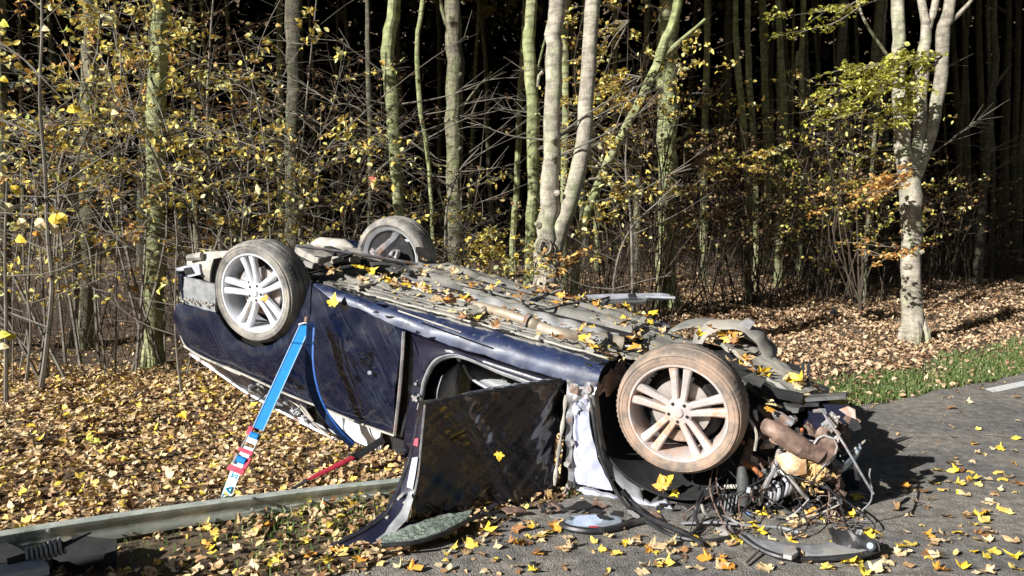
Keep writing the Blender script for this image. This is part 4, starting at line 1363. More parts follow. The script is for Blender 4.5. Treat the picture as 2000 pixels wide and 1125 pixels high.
loft([L(x, y, .30) for x, y in sw], [L(x, y, .36) for x, y in sw2], 24, 7, lambda u, t, p: (0, -.03 * math.sin(math.pi * t), 0), (0, .05, 0)).build('dashboard_panel', 'greyp', car)
MB().tube(smooth_line([L(x, y, .27) for x, y in sw], 20), .010, 7).build('steering_wheel', 'lightp', car)
for q in ((985, 738), (1008, 742)):
    MB().tube([L(*q, .30), L(*q, .26)], [.018, .015], 10).build('dashboard_knob', 'black', car)

# window line below the belt: broken side glass, airbag, roof rail
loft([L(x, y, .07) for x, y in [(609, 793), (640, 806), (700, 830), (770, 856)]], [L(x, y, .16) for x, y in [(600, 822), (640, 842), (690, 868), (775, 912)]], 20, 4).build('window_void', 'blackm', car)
air1 = [L(x, y, .03) for x, y in [(636, 803), (652, 806), (668, 811), (670, 846), (655, 838), (642, 822)]]
MB().poly(air1, (0, .03, 0)).build('curtain_airbag', 'white', car)
loft([L(x, y, .03) for x, y in [(676, 813), (700, 822), (725, 833), (746, 842)]], [L(x, y, .06) for x, y in [(678, 851), (700, 861), (725, 871), (747, 879)]], 16, 10,
     lambda u, t, p: (0, .006 * math.sin(9 * t + 2 * u) - .02, 0), (0, .03, 0)).build('curtain_airbag', 'white', car)
rail = [(372, 690), (420, 722), (480, 764), (540, 797), (600, 829), (686, 871), (776, 917)]
rl = smooth_line([L(x, y, .14) for x, y in rail], 40)
MB().tube(rl, .020, 8, flat=.7).build('roof_rail', 'metal', car)
MB().tube([p + Vector((0, -.012, .045)) for p in rl[14:]], .014, 6).build('window_trim', 'black', car)
loft([L(x, y, .02) for x, y in [(368, 684), (400, 702), (450, 722), (520, 754), (600, 790)]], [L(x, y, .13) for x, y in [(374, 692), (420, 722), (480, 764), (540, 797), (604, 831)]], 24, 5,
     lambda u, t, p: (0, .01 * nz(p.x * 5, p.z * 5), 0)).build('roof_pillar', 'paint_inner', car)
# pale strip painted as the highlight along the tail edge
MB().tube(smooth_line([L(x, y, -.005) for x, y in [(352, 655), (366, 680), (400, 700), (430, 714), (470, 733)]], 16), [.003] + [.007] * 14 + [.003], 6).build('tail_edge_highlight', 'dusty', car)
mb = MB()
for k in range(26):      # broken plastic and lining hanging from the quarter window
    x_ = dr.uniform(482, 600); y_ = 762 + (x_ - 480) * .45 - dr.uniform(-6, 22)
    q = L(x_, y_, dr.uniform(.02, .1))
    e = q + Vector((dr.uniform(-.07, .07), dr.uniform(-.03, .03), dr.uniform(-.05, .04)))
    mb.tube([q, q.lerp(e, .5) + Vector((0, -.02, dr.uniform(-.03, .03))), e], [.006, .012, .004], 5)
mb.build('torn_lining', 'greyp', car, kind='stuff')
MB().tube(smooth_line([L(x, y, .0) for x, y in [(490, 760), (505, 752), (518, 763), (508, 780), (490, 782), (486, 770)]], 20), .008, 6).build('hanging_cable', 'black', car)
MB().poly([L(x, y, .08) for x, y in [(566, 800), (580, 803), (596, 818), (612, 834), (600, 830), (575, 812)]], (0, .02, 0)).build('curtain_airbag', 'white', car)
# frame curves in the rear window corner
MB().tube(smooth_line([L(x, y, .05) for x, y in [(556, 775), (580, 790), (600, 812), (622, 835), (650, 858)]], 16), .008, 6).build('window_trim', 'dusty', car)
MB().tube(smooth_line([L(x, y, .04) for x, y in [(583, 784), (596, 800), (612, 822)]], 10), .009, 6).build('window_trim', 'dusty', car)

# roof, seen as its crushed edge
A = [p + Vector((0, .01, -.01)) for p in resample(rl, 20)]
B = [Vector((-.55 + 3.3 * k / 19, 1.7, -.60 - .02 * k)) for k in range(20)]
loft(A, B, 30, 14, lambda u, t, p: (0, 0, -.10 * math.sin(math.pi * t) + .04 * nz(p.x * 3, p.y * 3)), (0, 0, .02)).build('roof', 'paint_inner', car)
# tail and far side
loft([Vector((-.70, b_, .0)) for b_ in (0, .5, 1.0, 1.7)], [Vector((-.52, b_, -.60)) for b_ in (.06, .5, 1.0, 1.65)], 14, 8, lambda u, t, p: (-.03 * math.sin(math.pi * t), 0, 0), (.02, 0, 0)).build('tailgate', 'paint', car)
loft([Vector((a_, 1.79, .02 - .05 * a_ / 2.3)) for a_ in (-.6, .5, 1.5, 2.4)], [Vector((a_, 1.76, -.66)) for a_ in (-.5, .5, 1.5, 2.4)], 20, 8, lambda u, t, p: (0, .03 * math.sin(math.pi * t), 0), (0, -.02, 0)).build('far_side', 'paint', car)
# bumper end
loft([L(x, y, .0) for x, y in [(347, 541), (372, 545), (420, 556)]], [L(x, y, -.0) for x, y in [(345, 590), (380, 600), (421, 610)]], 14, 10, lambda u, t, p: (0, .008 * nz(p.x * 14, p.z * 14) + (.03 * (1 - u) ** 2), 0), (0, .02, 0)).build('rear_bumper', 'greyp', car)
mb = MB()
for k in range(22):
    x_ = 352 + k * 3; y_ = 583 + (x_ - 350) * .22 + dr.uniform(-5, 4)
    mb.box(L(x_, y_, -.012), (.014, .012, .012), Matrix.Rotation(dr.uniform(-1, 1), 3, 'Y'))
mb.build('bumper_clips', 'dusty', car, kind='stuff')
mb = MB().poly([L(x, y, .05) for x, y in [(343, 524), (362, 519), (388, 516), (392, 536), (372, 541), (350, 538)]], (0, .25, .0))
mb.build('bumper_bracket', 'lightp', car)
mb = MB().poly([L(x, y, .04) for x, y in [(358, 524), (372, 522), (378, 533), (362, 536)]], (0, .04, .0))
mb.build('bumper_bracket', 'blackm', car)
loft([L(x, y, .12) for x, y in [(368, 498), (400, 492), (440, 490), (470, 486)]], [L(x, y, .10) for x, y in [(380, 535), (400, 548), (430, 556), (470, 560)]], 16, 8, lambda u, t, p: (0, -.04 * math.sin(math.pi * t) + .01 * nz(p.x * 9, p.z * 9), 0), (0, .42, -.07)).build('bumper_foam_block', 'dusty', car)
MB().tube([L(367, 504, .06), L(395, 500, .08)], [.022, .03], 8).build('tow_eye', 'dusty', car)

# ---- underbody
def floor_c(a, b):
    c = .14 - .10 * (b / 1.8) - .075 * (b / 1.8) * (a / 2.3)
    c -= .05 * math.exp(-((b - .92) / .13) ** 4)
    for bb in (.44, 1.42):
        c += .028 * math.exp(-((b - bb) / .05) ** 4)
    for aa in (.72, 1.42, 2.05):
        c += .012 * math.exp(-((a - aa) / .03) ** 4)
    c += .006 * nz(a * 4, b * 5) + .004 * nz(a * 13, b * 11)
    if a > 2.2: c -= .05 * (a - 2.2)
    return c


def floor_part(name, a0, a1, b0, b1, mat, dz=0, nu=40, nv=24, jag=.0, thick=-.02, edge=None):
    vs = []
    def P_(i, j):
        s_ = i / (nu - 1); t = j / (nv - 1)
        a = a0 + (a1 - a0) * s_; b_ = b0 + (b1 - b0) * t
        if jag:
            if i == 0: a += dr.uniform(-jag, jag)
            if i == nu - 1: a += dr.uniform(-jag, jag)
            if j == 0: b_ += dr.uniform(-jag, jag) * .4
            if j == nv - 1: b_ += dr.uniform(-jag, jag)
        c = floor_c(a, b_) + dz
        if edge: c += edge(s_, t)
        return Vector((a, b_, c))
    top = [P_(i, j) for i in range(nu) for j in range(nv)]
    vs = top + [p + Vector((0, 0, thick)) for p in top]
    o = nu * nv; fs = []
    for i in range(nu - 1):
        for j in range(nv - 1):
            a = i * nv + j; b_ = a + nv
            fs.append((a, b_, b_ + 1, a + 1)); fs.append((o + a, o + a + 1, o + b_ + 1, o + b_))
    for i in range(nu - 1):
        a = i * nv; fs.append((a, o + a, o + a + nv, a + nv)); a += nv - 1; fs.append((a, a + nv, o + a + nv, o + a))
    for j in range(nv - 1):
        fs.append((j, j + 1, o + j + 1, o + j)); a = (nu - 1) * nv + j; fs.append((a, o + a, o + a + 1, a + 1))
    return MB().add(vs, fs).build(name, mat, car)


floor_part('floor_pan', .42, 2.42, .12, 1.8, 'under', 0, 90, 60, .02)
rnd = lambda k: (lambda s, t: -k * (abs(2 * s - 1) ** 8 + abs(2 * t - 1) ** 8))
floor_part('undertray', .52, 1.50, .17, .76, 'under', .022, 40, 20, .012, edge=rnd(.02))
floor_part('undertray', 1.55, 2.36, .17, .72, 'under', .024, 30, 20, .012, edge=rnd(.02))
floor_part('undertray', .55, 1.40, 1.1, 1.74, 'under', .022, 30, 20, .012, edge=rnd(.02))
floor_part('undertray', 1.45, 2.32, 1.1, 1.74, 'under', .024, 30, 20, .012, edge=rnd(.02))
floor_part('fuel_tank', .62, 1.02, .80, 1.72, 'under', .04, 20, 24, .0, edge=lambda s, t: -.06 * (abs(2 * s - 1) ** 4 + abs(2 * t - 1) ** 6))


def on_floor(px, py, up=.02):
    q = LF(px, py, .12)
    for _ in range(4):
        q = LF(px, py, floor_c(q.x, q.y) + up)
    return q


# heat shield and exhaust down the tunnel
hs = [(905, 574), (980, 590), (1050, 612), (1120, 630), (1180, 648), (1210, 660)]
hs2 = [(920, 590), (985, 607), (1050, 629), (1110, 650), (1170, 665), (1205, 668)]
loft([on_floor(x, y - 3, .03) for x, y in hs], [on_floor(x, y, .035) for x, y in hs2], 40, 8, lambda u, t, p: (0, 0, .03 * math.sin(math.pi * t) + .006 * math.sin(40 * u)), (0, 0, -.008)).build('heat_shield', 'heat', car)
ex = [(925, 596), (985, 612), (1030, 628), (1055, 640), (1100, 655), (1180, 664), (1215, 672)]
line = smooth_line([on_floor(x, y, .035) for x, y in ex], 40)
MB().tube(line, [.032] * 14 + [.040] * 18 + [.046] * 8, 14).build('exhaust_pipe', 'exhaust', car)
for k, c_ in ((13, 'metal'), (33, 'black')):
    q = line[k]; t = (line[k + 1] - line[k - 1]).normalized()
    MB().tube([q - t * .012, q + t * .012], .054, 16).build('exhaust_clamp', c_, car)
loft([on_floor(x, y, .03) for x, y in [(783, 535), (815, 546), (845, 555), (870, 562)]], [on_floor(x, y, .03) for x, y in [(790, 544), (815, 553), (842, 563), (866, 571)]], 16, 4, None, (0, 0, -.01)).build('heat_shield', 'heat', car)
loft([on_floor(x, y, .04) for x, y in [(1060, 592), (1110, 600), (1170, 612), (1230, 628)]], [on_floor(x, y, .045) for x, y in [(1075, 611), (1120, 622), (1180, 636), (1235, 648)]], 20, 6, lambda u, t, p: (0, 0, .02 * math.sin(math.pi * t)), (0, 0, -.01)).build('tunnel_plate', 'under', car)
MB().tube(smooth_line([on_floor(x, y, .03) for x, y in [(778, 607), (840, 628), (901, 649)]], 14), .005, 5).build('brake_line', 'dusty', car)
MB().tube(smooth_line([on_floor(x, y, .05) for x, y in [(1044, 600), (1070, 604), (1110, 594), (1160, 588), (1190, 580)]], 16), .008, 6).build('fuel_hose', 'black', car)
# torn black edge pieces along the floor
for k, (x_, y_) in enumerate([(655, 560), (670, 566), (690, 570), (703, 575), (728, 590), (735, 612), (760, 622), (650, 552), (1140, 655), (1150, 715), (1165, 705), (1178, 690), (1195, 680)]):
    q = on_floor(x_, y_, .02)
    ro = Matrix.Rotation(dr.uniform(-.6, .6), 3, 'Z'); rr_ = dr.uniform(.02, .045)
    MB().poly([q + ro @ Vector((math.cos(a_) * rr_ * dr.uniform(.6, 1.4), math.sin(a_) * rr_ * dr.uniform(.2, .6), dr.uniform(0, .01))) for a_ in (0, .9, 1.7, 2.6, 3.5, 4.4, 5.3)], (0, 0, .006)).build('torn_seam', 'blackm', car)
for k in range(10):     # plugs and nuts in the floor
    a_, b_ = dr.uniform(.6, 2.3), dr.uniform(.2, 1.7)
    MB().tube([Vector((a_, b_, floor_c(a_, b_) + .015)), Vector((a_, b_, floor_c(a_, b_) + .033))], [.016, .012], 8).build('floor_plug', 'under_dark', car)

for k in range(46):
    a_, b_ = dr.uniform(.55, 2.35), dr.choice([.22, .30, .52, .62, .78, 1.06, 1.2, 1.55, 1.68]) + dr.uniform(-.03, .03)
    q = Vector((a_, b_, floor_c(a_, b_)))
    if k % 3 == 0:
        MB().lathe([(0, 0), (.02, 0), (.02, .004), (0, .004)], 10).build('drain_hole', 'blackm', car).matrix_local = Matrix.Translation(q + Vector((0, 0, .026))) @ Matrix.Rotation(math.pi / 2, 4, 'X')
    else:
        MB().tube([q + Vector((0, 0, .015)), q + Vector((0, 0, .036))], [.011, .009], 6).build('floor_bolt', dr.choice(['dusty', 'metal', 'blackm']), car)
for (a0_, b0_, a1_, b1_, w__) in [(.70, .16, .70, .8, .022), (1.50, .16, 1.50, .8, .026), (1.52, 1.08, 1.52, 1.76, .026), (2.30, .2, 2.30, 1.6, .03), (.58, 1.08, 2.3, 1.10, .012), (.58, .795, 2.3, .79, .012)]:
    pts = [Vector((a0_ + (a1_ - a0_) * t, b0_ + (b1_ - b0_) * t, 0)) for t in np.linspace(0, 1, 24)]
    for p in pts: p.z = floor_c(p.x, p.y) + .026
    MB().tube(pts, w__, 6, flat=.7).build('cross_member', 'under', car)
for b0_, mt_ in ((.56, 'dusty'), (.585, 'metal'), (1.33, 'black')):
    pts = smooth_line([Vector((a_, b0_ + .02 * math.sin(a_ * 5), floor_c(a_, b0_) + .034)) for a_ in (.5, .9, 1.3, 1.7, 2.1, 2.5)], 40)
    MB().tube(pts, .006, 5).build('brake_line', mt_, car)
for k in range(7):     # long pressed ribs in the trays
    b0_ = .21 + k * .075
    if .40 < b0_ < .49: continue
    a0_ = .6 + .05 * (k % 3)
    pts = [Vector((a_, b0_, floor_c(a_, b0_) + .024)) for a_ in np.linspace(a0_, 1.42, 16)]
    MB().tube(pts, .009, 5, flat=.8).build('pressed_rib', 'under', car)
    pts = [Vector((a_, b0_, floor_c(a_, b0_) + .026)) for a_ in np.linspace(1.62, 2.25, 14)]
    MB().tube(pts, .009, 5, flat=.8).build('pressed_rib', 'under', car)

# ---- rear axle area
mb = MB(); mb.box((-.02, .9, -.10), (.9, 1.1, .12)); mb.build('rear_floor', 'blackm', car)
floor_part('rear_undertray', -.66, .40, .35, 1.45, 'under_dark', -.13, 24, 24, .02)
mb = MB().tube([Vector((.22, .45, .05)), Vector((.22, 1.45, .0))], .045, 10); mb.build('subframe', 'under_dark', car)
mb = MB().tube([Vector((-.18, .4, .02)), Vector((-.18, 1.45, .0))], .04, 10); mb.build('subframe', 'under_dark', car)
mb = MB().tube([L(606, 481, .9), L(625, 477, .9), (L(672, 481, .9)), L(690, 486, .9)], [.02, .055, .055, .02], 14); mb.build('muffler', 'dusty', car)
mb = MB().box(L(612, 496, .55), (.22, .16, .05), Matrix.Rotation(.2, 3, 'Y')); mb.build('suspension_arm', 'dusty', car)
mb = MB().box(L(725, 512, 1.2), (.34, .2, .05), Matrix.Rotation(.1, 3, 'Y')); mb.build('suspension_arm', 'under', car)
MB().tube([L(578, 480, .35), L(640, 488, .5), L(720, 500, .75), L(816, 516, 1.05)], [.010, .010, .012, .012], 7).build('tie_rod', 'metal', car)
MB().tube([Vector((.02, .15, .0)), Vector((.05, .9, .02)), Vector((.02, 1.6, .0))], .028, 9).build('drive_shaft', 'under_dark', car)
for k in range(12):
    q = L(dr.uniform(605, 720), dr.uniform(486, 520), dr.uniform(.5, 1.1))
    MB().box(q, (dr.uniform(.05, .14), dr.uniform(.05, .1), dr.uniform(.02, .05)), Matrix.Rotation(dr.uniform(-1, 1), 3, 'Z') @ Matrix.Rotation(dr.uniform(-.6, .6), 3, 'X')).build('bracket', dr.choice(['under_dark', 'under', 'dusty', 'blackm']), car)
MB().tube([L(738, 500, 1.2), L(770, 470, 1.35), L(775, 462, 1.4)], [.05, .04, .045], 9).build('suspension_strut', 'metal', car)
loft([on_floor(x, y, .03) for x, y in [(700, 508), (740, 510), (800, 522)]], [on_floor(x, y, .03) for x, y in [(716, 522), (750, 524), (800, 534)]], 12, 5, None, (0, 0, -.02)).build('tank_shield', 'under_dark', car)
for q0, q1 in (((352, 560), (440, 575)),):
    pass

# ---- wheels
def wheel(pos, side, ph, tyre_m, rim_m, width=.215, muddy=False, lean=0.0, R=.348):
    """side -1: outer face towards the camera side; +1: towards the far side. The wheel turns about its y axis"""
    w = empty('wheel', pos, car)
    w.rotation_euler = (lean, 0, 0)
    s_ = -side     # +1 when the outer face is at y=0 and the wheel runs to +y
    def Y(v): return v * s_
    k = R / .348
    def mod(i, j, r, y):
        if j in (5, 6) or j in (15, 16):
            if i % 2: r -= .006
        return r * k, y
    tp = [(.262, Y(.012)), (.272, Y(-.004)), (.290, Y(-.010)), (.312, Y(-.009)), (.330, Y(.003)), (.341, Y(.018)), (.346, Y(.034)),
          (.348, Y(.055)), (.339, Y(.057)), (.339, Y(.067)), (.349, Y(.069)), (.350, Y(.105)), (.340, Y(.107)), (.340, Y(.117)), (.349, Y(.119)),
          (.347, Y(.180)), (.341, Y(.198)), (.325, Y(width + .002)), (.290, Y(width + .012)), (.262, Y(width - .01))]
    prof = tp if s_ > 0 else tp
    t = MB().lathe(prof, 144, mod)
    t.build('tyre', tyre_m, w, angle=28)
    mb = MB()
    for rr_ in (.300, .318):
        mb.lathe([(rr_ - .003, Y(-.009)), (rr_, Y(-.0125)), (rr_ + .003, Y(-.009))], 72, closed=True)
    mb.build('sidewall_ring', tyre_m, w)
    rim = MB().lathe([(.272, Y(.004)), (.268, Y(-.004)), (.258, Y(-.003)), (.250, Y(.014)), (.243, Y(.04)), (.236, Y(.11)), (.240, Y(.19)), (.262, Y(width - .004)), (.267, Y(width)), (.262, Y(width - .014)), (.247, Y(.19)), (.243, Y(.11)), (.25, Y(.04)), (.262, Y(.012))], 72)
    rim.build('rim', rim_m, w)
    for q in range(5):
        base = ph + q * 2 * math.pi / 5
        for dlt in (-1, 1):
            # each bar runs parallel to its twin with a slot between
            vs = []
            dirx = Vector((math.cos(base), 0, math.sin(base))); nrm = Vector((-math.sin(base), 0, math.cos(base)))
            for (r_, off, hw, yo, th) in ((.035, .017, .016, .022, .04), (.10, .024, .0175, .026, .036), (.18, .032, .0195, .020, .034), (.256, .041, .025, .006, .034)):
                for (e, dy) in ((-1, .007), (-.6, 0), (.6, 0), (1, .007), (1, th), (-1, th)):
                    vs.append(dirx * r_ + nrm * (dlt * off + e * hw) + Vector((0, Y(yo + dy), 0)))
            fs = []
            for i in range(3):
                for j in range(6):
                    j2 = (j + 1) % 6
                    fs.append((i * 6 + j, i * 6 + j2, (i + 1) * 6 + j2, (i + 1) * 6 + j))
            fs.append(tuple(range(6))); fs.append(tuple(range(18, 24)))
            MB().add(vs, fs).build('spoke', rim_m, w)
    MB().lathe([(.0, Y(.016)), (.028, Y(.016)), (.031, Y(.021)), (.066, Y(.024)), (.074, Y(.032)), (.074, Y(.07)), (.0, Y(.07))], 40).build('hub', rim_m, w)
    for q in range(5):
        a = ph + math.pi / 5 + q * 2 * math.pi / 5
        c_ = Vector((math.cos(a) * .052, 0, math.sin(a) * .052))
        MB().tube([c_ + Vector((0, Y(.0205), 0)), c_ + Vector((0, Y(.05), 0))], .0095, 10).build('bolt_hole', 'blackm', w)
    MB().lathe([(.0, Y(.010)), (.024, Y(.011)), (.027, Y(.017)), (.0, Y(.017))], 28).build('hub_cap', rim_m, w)
    MB().lathe([(.05, Y(.092)), (.160, Y(.092)), (.160, Y(.114)), (.05, Y(.114))], 48).build('brake_disc', 'disc', w)
    MB().lathe([(.0, Y(.10)), (.18, Y(.12)), (.22, Y(.19)), (.0, Y(.2))], 24).build('brake_backplate', 'blackm', w)
    mb = MB()
    ca = ph + math.pi * .8 if muddy else 2.2
    mb.lathe([(.115, Y(.07)), (.178, Y(.07)), (.178, Y(.14)), (.115, Y(.14))], 10, a0=ca, a1=ca + .9)
    mb.build('brake_caliper', 'rust' if muddy else 'metal', w)
    return w


wheel((0, -.02, 0), -1, math.radians(108), 'rubber', 'alloy')
wheel((WB, -.03, 0), -1, math.radians(97), 'rubber_mud', 'alloy_mud', muddy=True)
wf = wheel((.03, 1.80, 0), 1, math.radians(60), 'rubber', 'alloy')
# rear hub carrier seen from inside the far rear wheel
MB().tube([Vector((.03, 1.42, 0)), Vector((.03, 1.58, 0)), Vector((.03, 1.64, .0))], [.05, .07, .085], 12).build('hub_carrier', 'metal', car)
for k in range(7):
    q = Vector((.03 + dr.uniform(-.13, .13), 1.54 + dr.uniform(-.05, .03), dr.uniform(-.05, .16)))
    MB().box(q, (dr.uniform(.05, .1), .05, dr.uniform(.03, .07)), Matrix.Rotation(dr.uniform(-1.4, 1.4), 3, 'Y')).build('bracket', dr.choice(['metal_bright', 'dusty', 'metal']), car)

# wheel housings
def housing(name, ac, b0, b1, R_, a0, a1, mat='blackm', cc=0):
    mb = MB().lathe([(R_, b0), (R_ + .012, b0), (R_ + .012, b1), (R_, b1)], 40, a0=a0, a1=a1)
    mb.v = [(x + ac, y, z + cc) for x, y, z in mb.v]
    # closing wall
    n = 24
    c = Vector((ac, b1 - .005, cc))
    vs = [c] + [c + Vector((math.cos(a0 + (a1 - a0) * i / n) * R_, 0, math.sin(a0 + (a1 - a0) * i / n) * R_)) for i in range(n + 1)]
    mb.add(vs, [(0, i + 1, i + 2) for i in range(n)])
    return mb.build(name, mat, car)


housing('wheel_arch_liner', .0, .015, .34, .40, math.pi, 2 * math.pi, cc=.0)
housing('wheel_arch_liner', .0, .015, .34, .40, math.pi * .88, math.pi * 1.0)
housing('wheel_arch_liner', WB - .02, .02, .40, .47, math.pi * .93, math.pi * 1.7, cc=-.03)
# liner edge strip curved round the front wheel
le = [(1150, 752), (1160, 800), (1164, 850), (1172, 893), (1190, 925), (1214, 953), (1236, 970), (1256, 978)]
le2 = [(1166, 752), (1170, 800), (1176, 850), (1186, 890), (1204, 918), (1226, 940), (1250, 955), (1254, 964)]
loft([L(x, y, -.01) for x, y in le], [L(x, y, .03) for x, y in le2], 40, 5, lambda u, t, p: (0, -.008 * math.sin(math.pi * t), 0)).build('wheel_arch_edge', 'greyp', car)

# ---- front pillar and torn wing root
pp = [(1115, 782), (1144, 778), (1151, 814), (1156, 850), (1166, 893), (1180, 925), (1198, 956), (1122, 944), (1113, 906), (1115, 842)]
loft([L(x, y, .02) for x, y in [(1118, 782), (1115, 842), (1113, 906), (1122, 944)]], [L(x, y, .0) for x, y in [(1146, 778), (1153, 840), (1170, 900), (1198, 957)]], 26, 12,
     lambda u, t, p: (0, -.015 * math.sin(math.pi * t) + .014 * nz(p.x * 8, p.z * 7) + (.02 if u < .5 and .3 < t < .5 else 0), 0), (0, .02, 0)).build('front_pillar_panel', 'lilac', car)
loft([L(x, y, -.01) for x, y in [(1106, 742), (1108, 790), (1104, 850), (1106, 900), (1112, 948)]], [L(x, y, -.0) for x, y in [(1122, 742), (1121, 790), (1116, 850), (1117, 900), (1122, 952)]], 24, 4,
     lambda u, t, p: (0, .012 * math.sin(31 * u), 0), (0, .03, 0)).build('front_pillar', 'metal', car)
loft([L(x, y, .0) for x, y in [(1110, 740), (1140, 744), (1168, 748)]], [L(x, y, .0) for x, y in [(1112, 782), (1135, 784), (1152, 806)]], 16, 9, lambda u, t, p: (0, .02 * nz(p.x * 15, p.z * 15), 0), (0, .03, 0)).build('front_pillar_panel', 'metal', car)
for k, (x_, y_, m_) in enumerate([(1125, 800, 'lilac'), (1118, 865, 'metal'), (1125, 765, 'rust'), (1108, 905, 'metal_bright'), (1150, 760, 'metal')]):
    ro = Matrix.Rotation(dr.uniform(-2, 2), 3, 'Y'); rr_ = dr.uniform(.014, .03)
    MB().poly([L(x_, y_, -.02) + ro @ Vector((math.cos(a_) * rr_ * dr.uniform(.5, 1.5), dr.uniform(-.008, .0), math.sin(a_) * rr_ * dr.uniform(.5, 1.3))) for a_ in (0, .8, 1.7, 2.6, 3.5, 4.4, 5.3)], (0, .012, 0)).build('torn_bracket', m_, car)
MB().poly([L(x, y, -.02) for x, y in [(1117, 944), (1108, 966), (1093, 984), (1090, 975), (1100, 958), (1108, 940)]], (0, .03, 0)).build('torn_strip', 'metal', car)
# sill end strips below the pillar
loft([L(x, y, .03) for x, y in [(1122, 948), (1160, 960), (1200, 972), (1236, 990)]], [L(x, y, .02) for x, y in [(1124, 957), (1160, 972), (1200, 986), (1232, 1000)]], 18, 4, lambda u, t, p: (0, .008 * math.sin(25 * u), 0), (0, .03, 0)).build('windscreen_surround', 'lilac', car)
loft([L(x, y, .05) for x, y in [(1165, 975), (1200, 985), (1260, 1004)]], [L(x, y, .04) for x, y in [(1160, 986), (1200, 998), (1262, 1012)]], 12, 4, None, (0, .03, 0)).build('windscreen_surround', 'crackglass', car)
MB().poly([L(x, y, .0) for x, y in [(1222, 962), (1244, 968), (1270, 985), (1300, 978), (1313, 994), (1282, 1007), (1255, 1002), (1236, 985)]], (0, .02, 0)).build('wing_remnant', 'lightp', car)

# ---- driver's door swung open
DA = [(1108, 738, 4.50), (1009, 754, 4.30), (920, 770, 4.12), (828, 788, 3.97)]
DB = [(1081, 953, 4.50), (1044, 978, 4.42), (955, 990, 4.25), (900, 1000, 4.12), (813, 1018, 4.00)]
dA = [LW(*q) for q in DA]; dB = [LW(*q) for q in DB]
dn = (dA[-1] - dA[0]).cross(dB[0] - dA[0]).normalized()
if (M_CAR.to_3x3() @ dn).y > 0: dn = -dn


def ddent(u, t, p):
    k = -.03 * math.sin(math.pi * t) * 1
    k += .035 * math.exp(-((u - .25) ** 2 / .03 + (t - .35) ** 2 / .08)) + .03 * math.exp(-((u - .62 + .5 * (t - .4)) ** 2 / .008)) - .03 * math.exp(-((u - .85) ** 2 / .02 + (t - .6) ** 2 / .09))
    k += .008 * nz(u * 3, t * 3) + .004 * nz(u * 7, t * 8)
    e = max(0, u - .88) * .25
    return dn * (k) + Vector((0, 0, 0))


door = loft(dA, dB, 60, 40, ddent, tuple(dn * -.05)).build('driver_door', 'paint_door', car)
# its upper lip
MB().tube(smooth_line([q + dn * .006 for q in resample(dA, 14)], 40), [.010 + .004 * math.sin(i * 1.9) for i in range(40)], 6).build('door_lip', 'black', door)
# free edge with seal, latch and pale sticker
EA = [(822, 792, 4.02), (811, 849, 4.03), (799, 899, 4.03), (788, 928, 4.02), (778, 956, 4.0), (757, 999, 3.92), (717, 1031, 3.82), (644, 1068, 3.71)]
EB = [(829, 790, 3.97), (822, 860, 3.97), (817, 913, 3.97), (812, 945, 3.96), (805, 972, 3.94), (785, 1016, 3.86), (738, 1057, 3.76), (650, 1083, 3.68)]
loft([LW(*q) for q in EA], [LW(*q) for q in EB], 40, 6, lambda u, t, p: dn * (.01 * math.sin(math.pi * t)), tuple(dn * -.02)).build('door_end_panel', 'paint_inner', door)
ea = smooth_line([LW(*q) for q in EA], 40)
MB().tube([p + dn * .008 for p in ea], .009, 6).build('door_seal', 'black', door)
eb = smooth_line([LW(*q) for q in EB], 40)
MB().tube([p + dn * .006 for p in eb], .006, 5).build('door_skin_edge', 'metal', door)
loft([LW(806, 895, 3.985), LW(801, 920, 3.985), LW(795, 952, 3.975)], [LW(816, 893, 3.955), LW(812, 922, 3.955), LW(806, 955, 3.945)], 8, 3, None, tuple(dn * -.006)).build('pale_sticker', 'lilac', door)
loft([LW(812, 858, 3.99), LW(809, 870, 3.99)], [LW(817, 857, 3.965), LW(815, 872, 3.965)], 3, 3, None, tuple(dn * -.01)).build('door_reflector', 'red', door)
for q in ((780, 972, 3.95), (790, 982, 3.93), (755, 1012, 3.88), (786, 966, 3.94)):
    MB().box(LW(*q), (.014, .012, .03), Matrix.Rotation(.5, 3, 'Y')).build('door_latch', 'metal_bright', door)
loft([LW(800, 962, 3.93), LW(785, 1000, 3.88), LW(752, 1040, 3.80), LW(735, 1055, 3.76)], [LW(807, 975, 3.90), LW(795, 1015, 3.85), LW(765, 1046, 3.78), LW(742, 1062, 3.75)], 16, 4, None, tuple(dn * -.01)).build('window_frame_trim', 'greyp', door)
# window frame band sweeping to the ground
loft([LW(790, 1020, 3.9), LW(757, 1046, 3.82), LW(715, 1062, 3.76), LW(645, 1082, 3.69)], [LW(830, 1018, 3.95), LW(778, 1050, 3.83), LW(730, 1070, 3.76), LW(655, 1088, 3.67)], 24, 5, lambda u, t, p: dn * (.012 * math.sin(math.pi * t)), tuple(dn * -.02)).build('window_frame', 'paint_inner', door)
# crazed glass lying under the door
gA = [(742, 1050, 3.70), (800, 1026, 3.82), (860, 1006, 3.98), (922, 997, 4.08)]
gB = [(750, 1062, 3.62), (810, 1056, 3.66), (860, 1040, 3.76), (915, 1012, 4.0)]
loft([LW(*q) for q in gA], [LW(*q) for q in gB], 30, 8, lambda u, t, p: (0, 0, .005 * nz(u * 9, t * 9)), (0, 0, -.006)).build('door_glass', 'crackglass', door)
MB().tube(smooth_line([LW(*q) for q in [(745, 1066, 3.60), (812, 1059, 3.64), (870, 1040, 3.75), (930, 1010, 4.0), (990, 998, 4.2), (1050, 992, 4.3)]], 30), .011, 6).build('glass_seal', 'black', door)

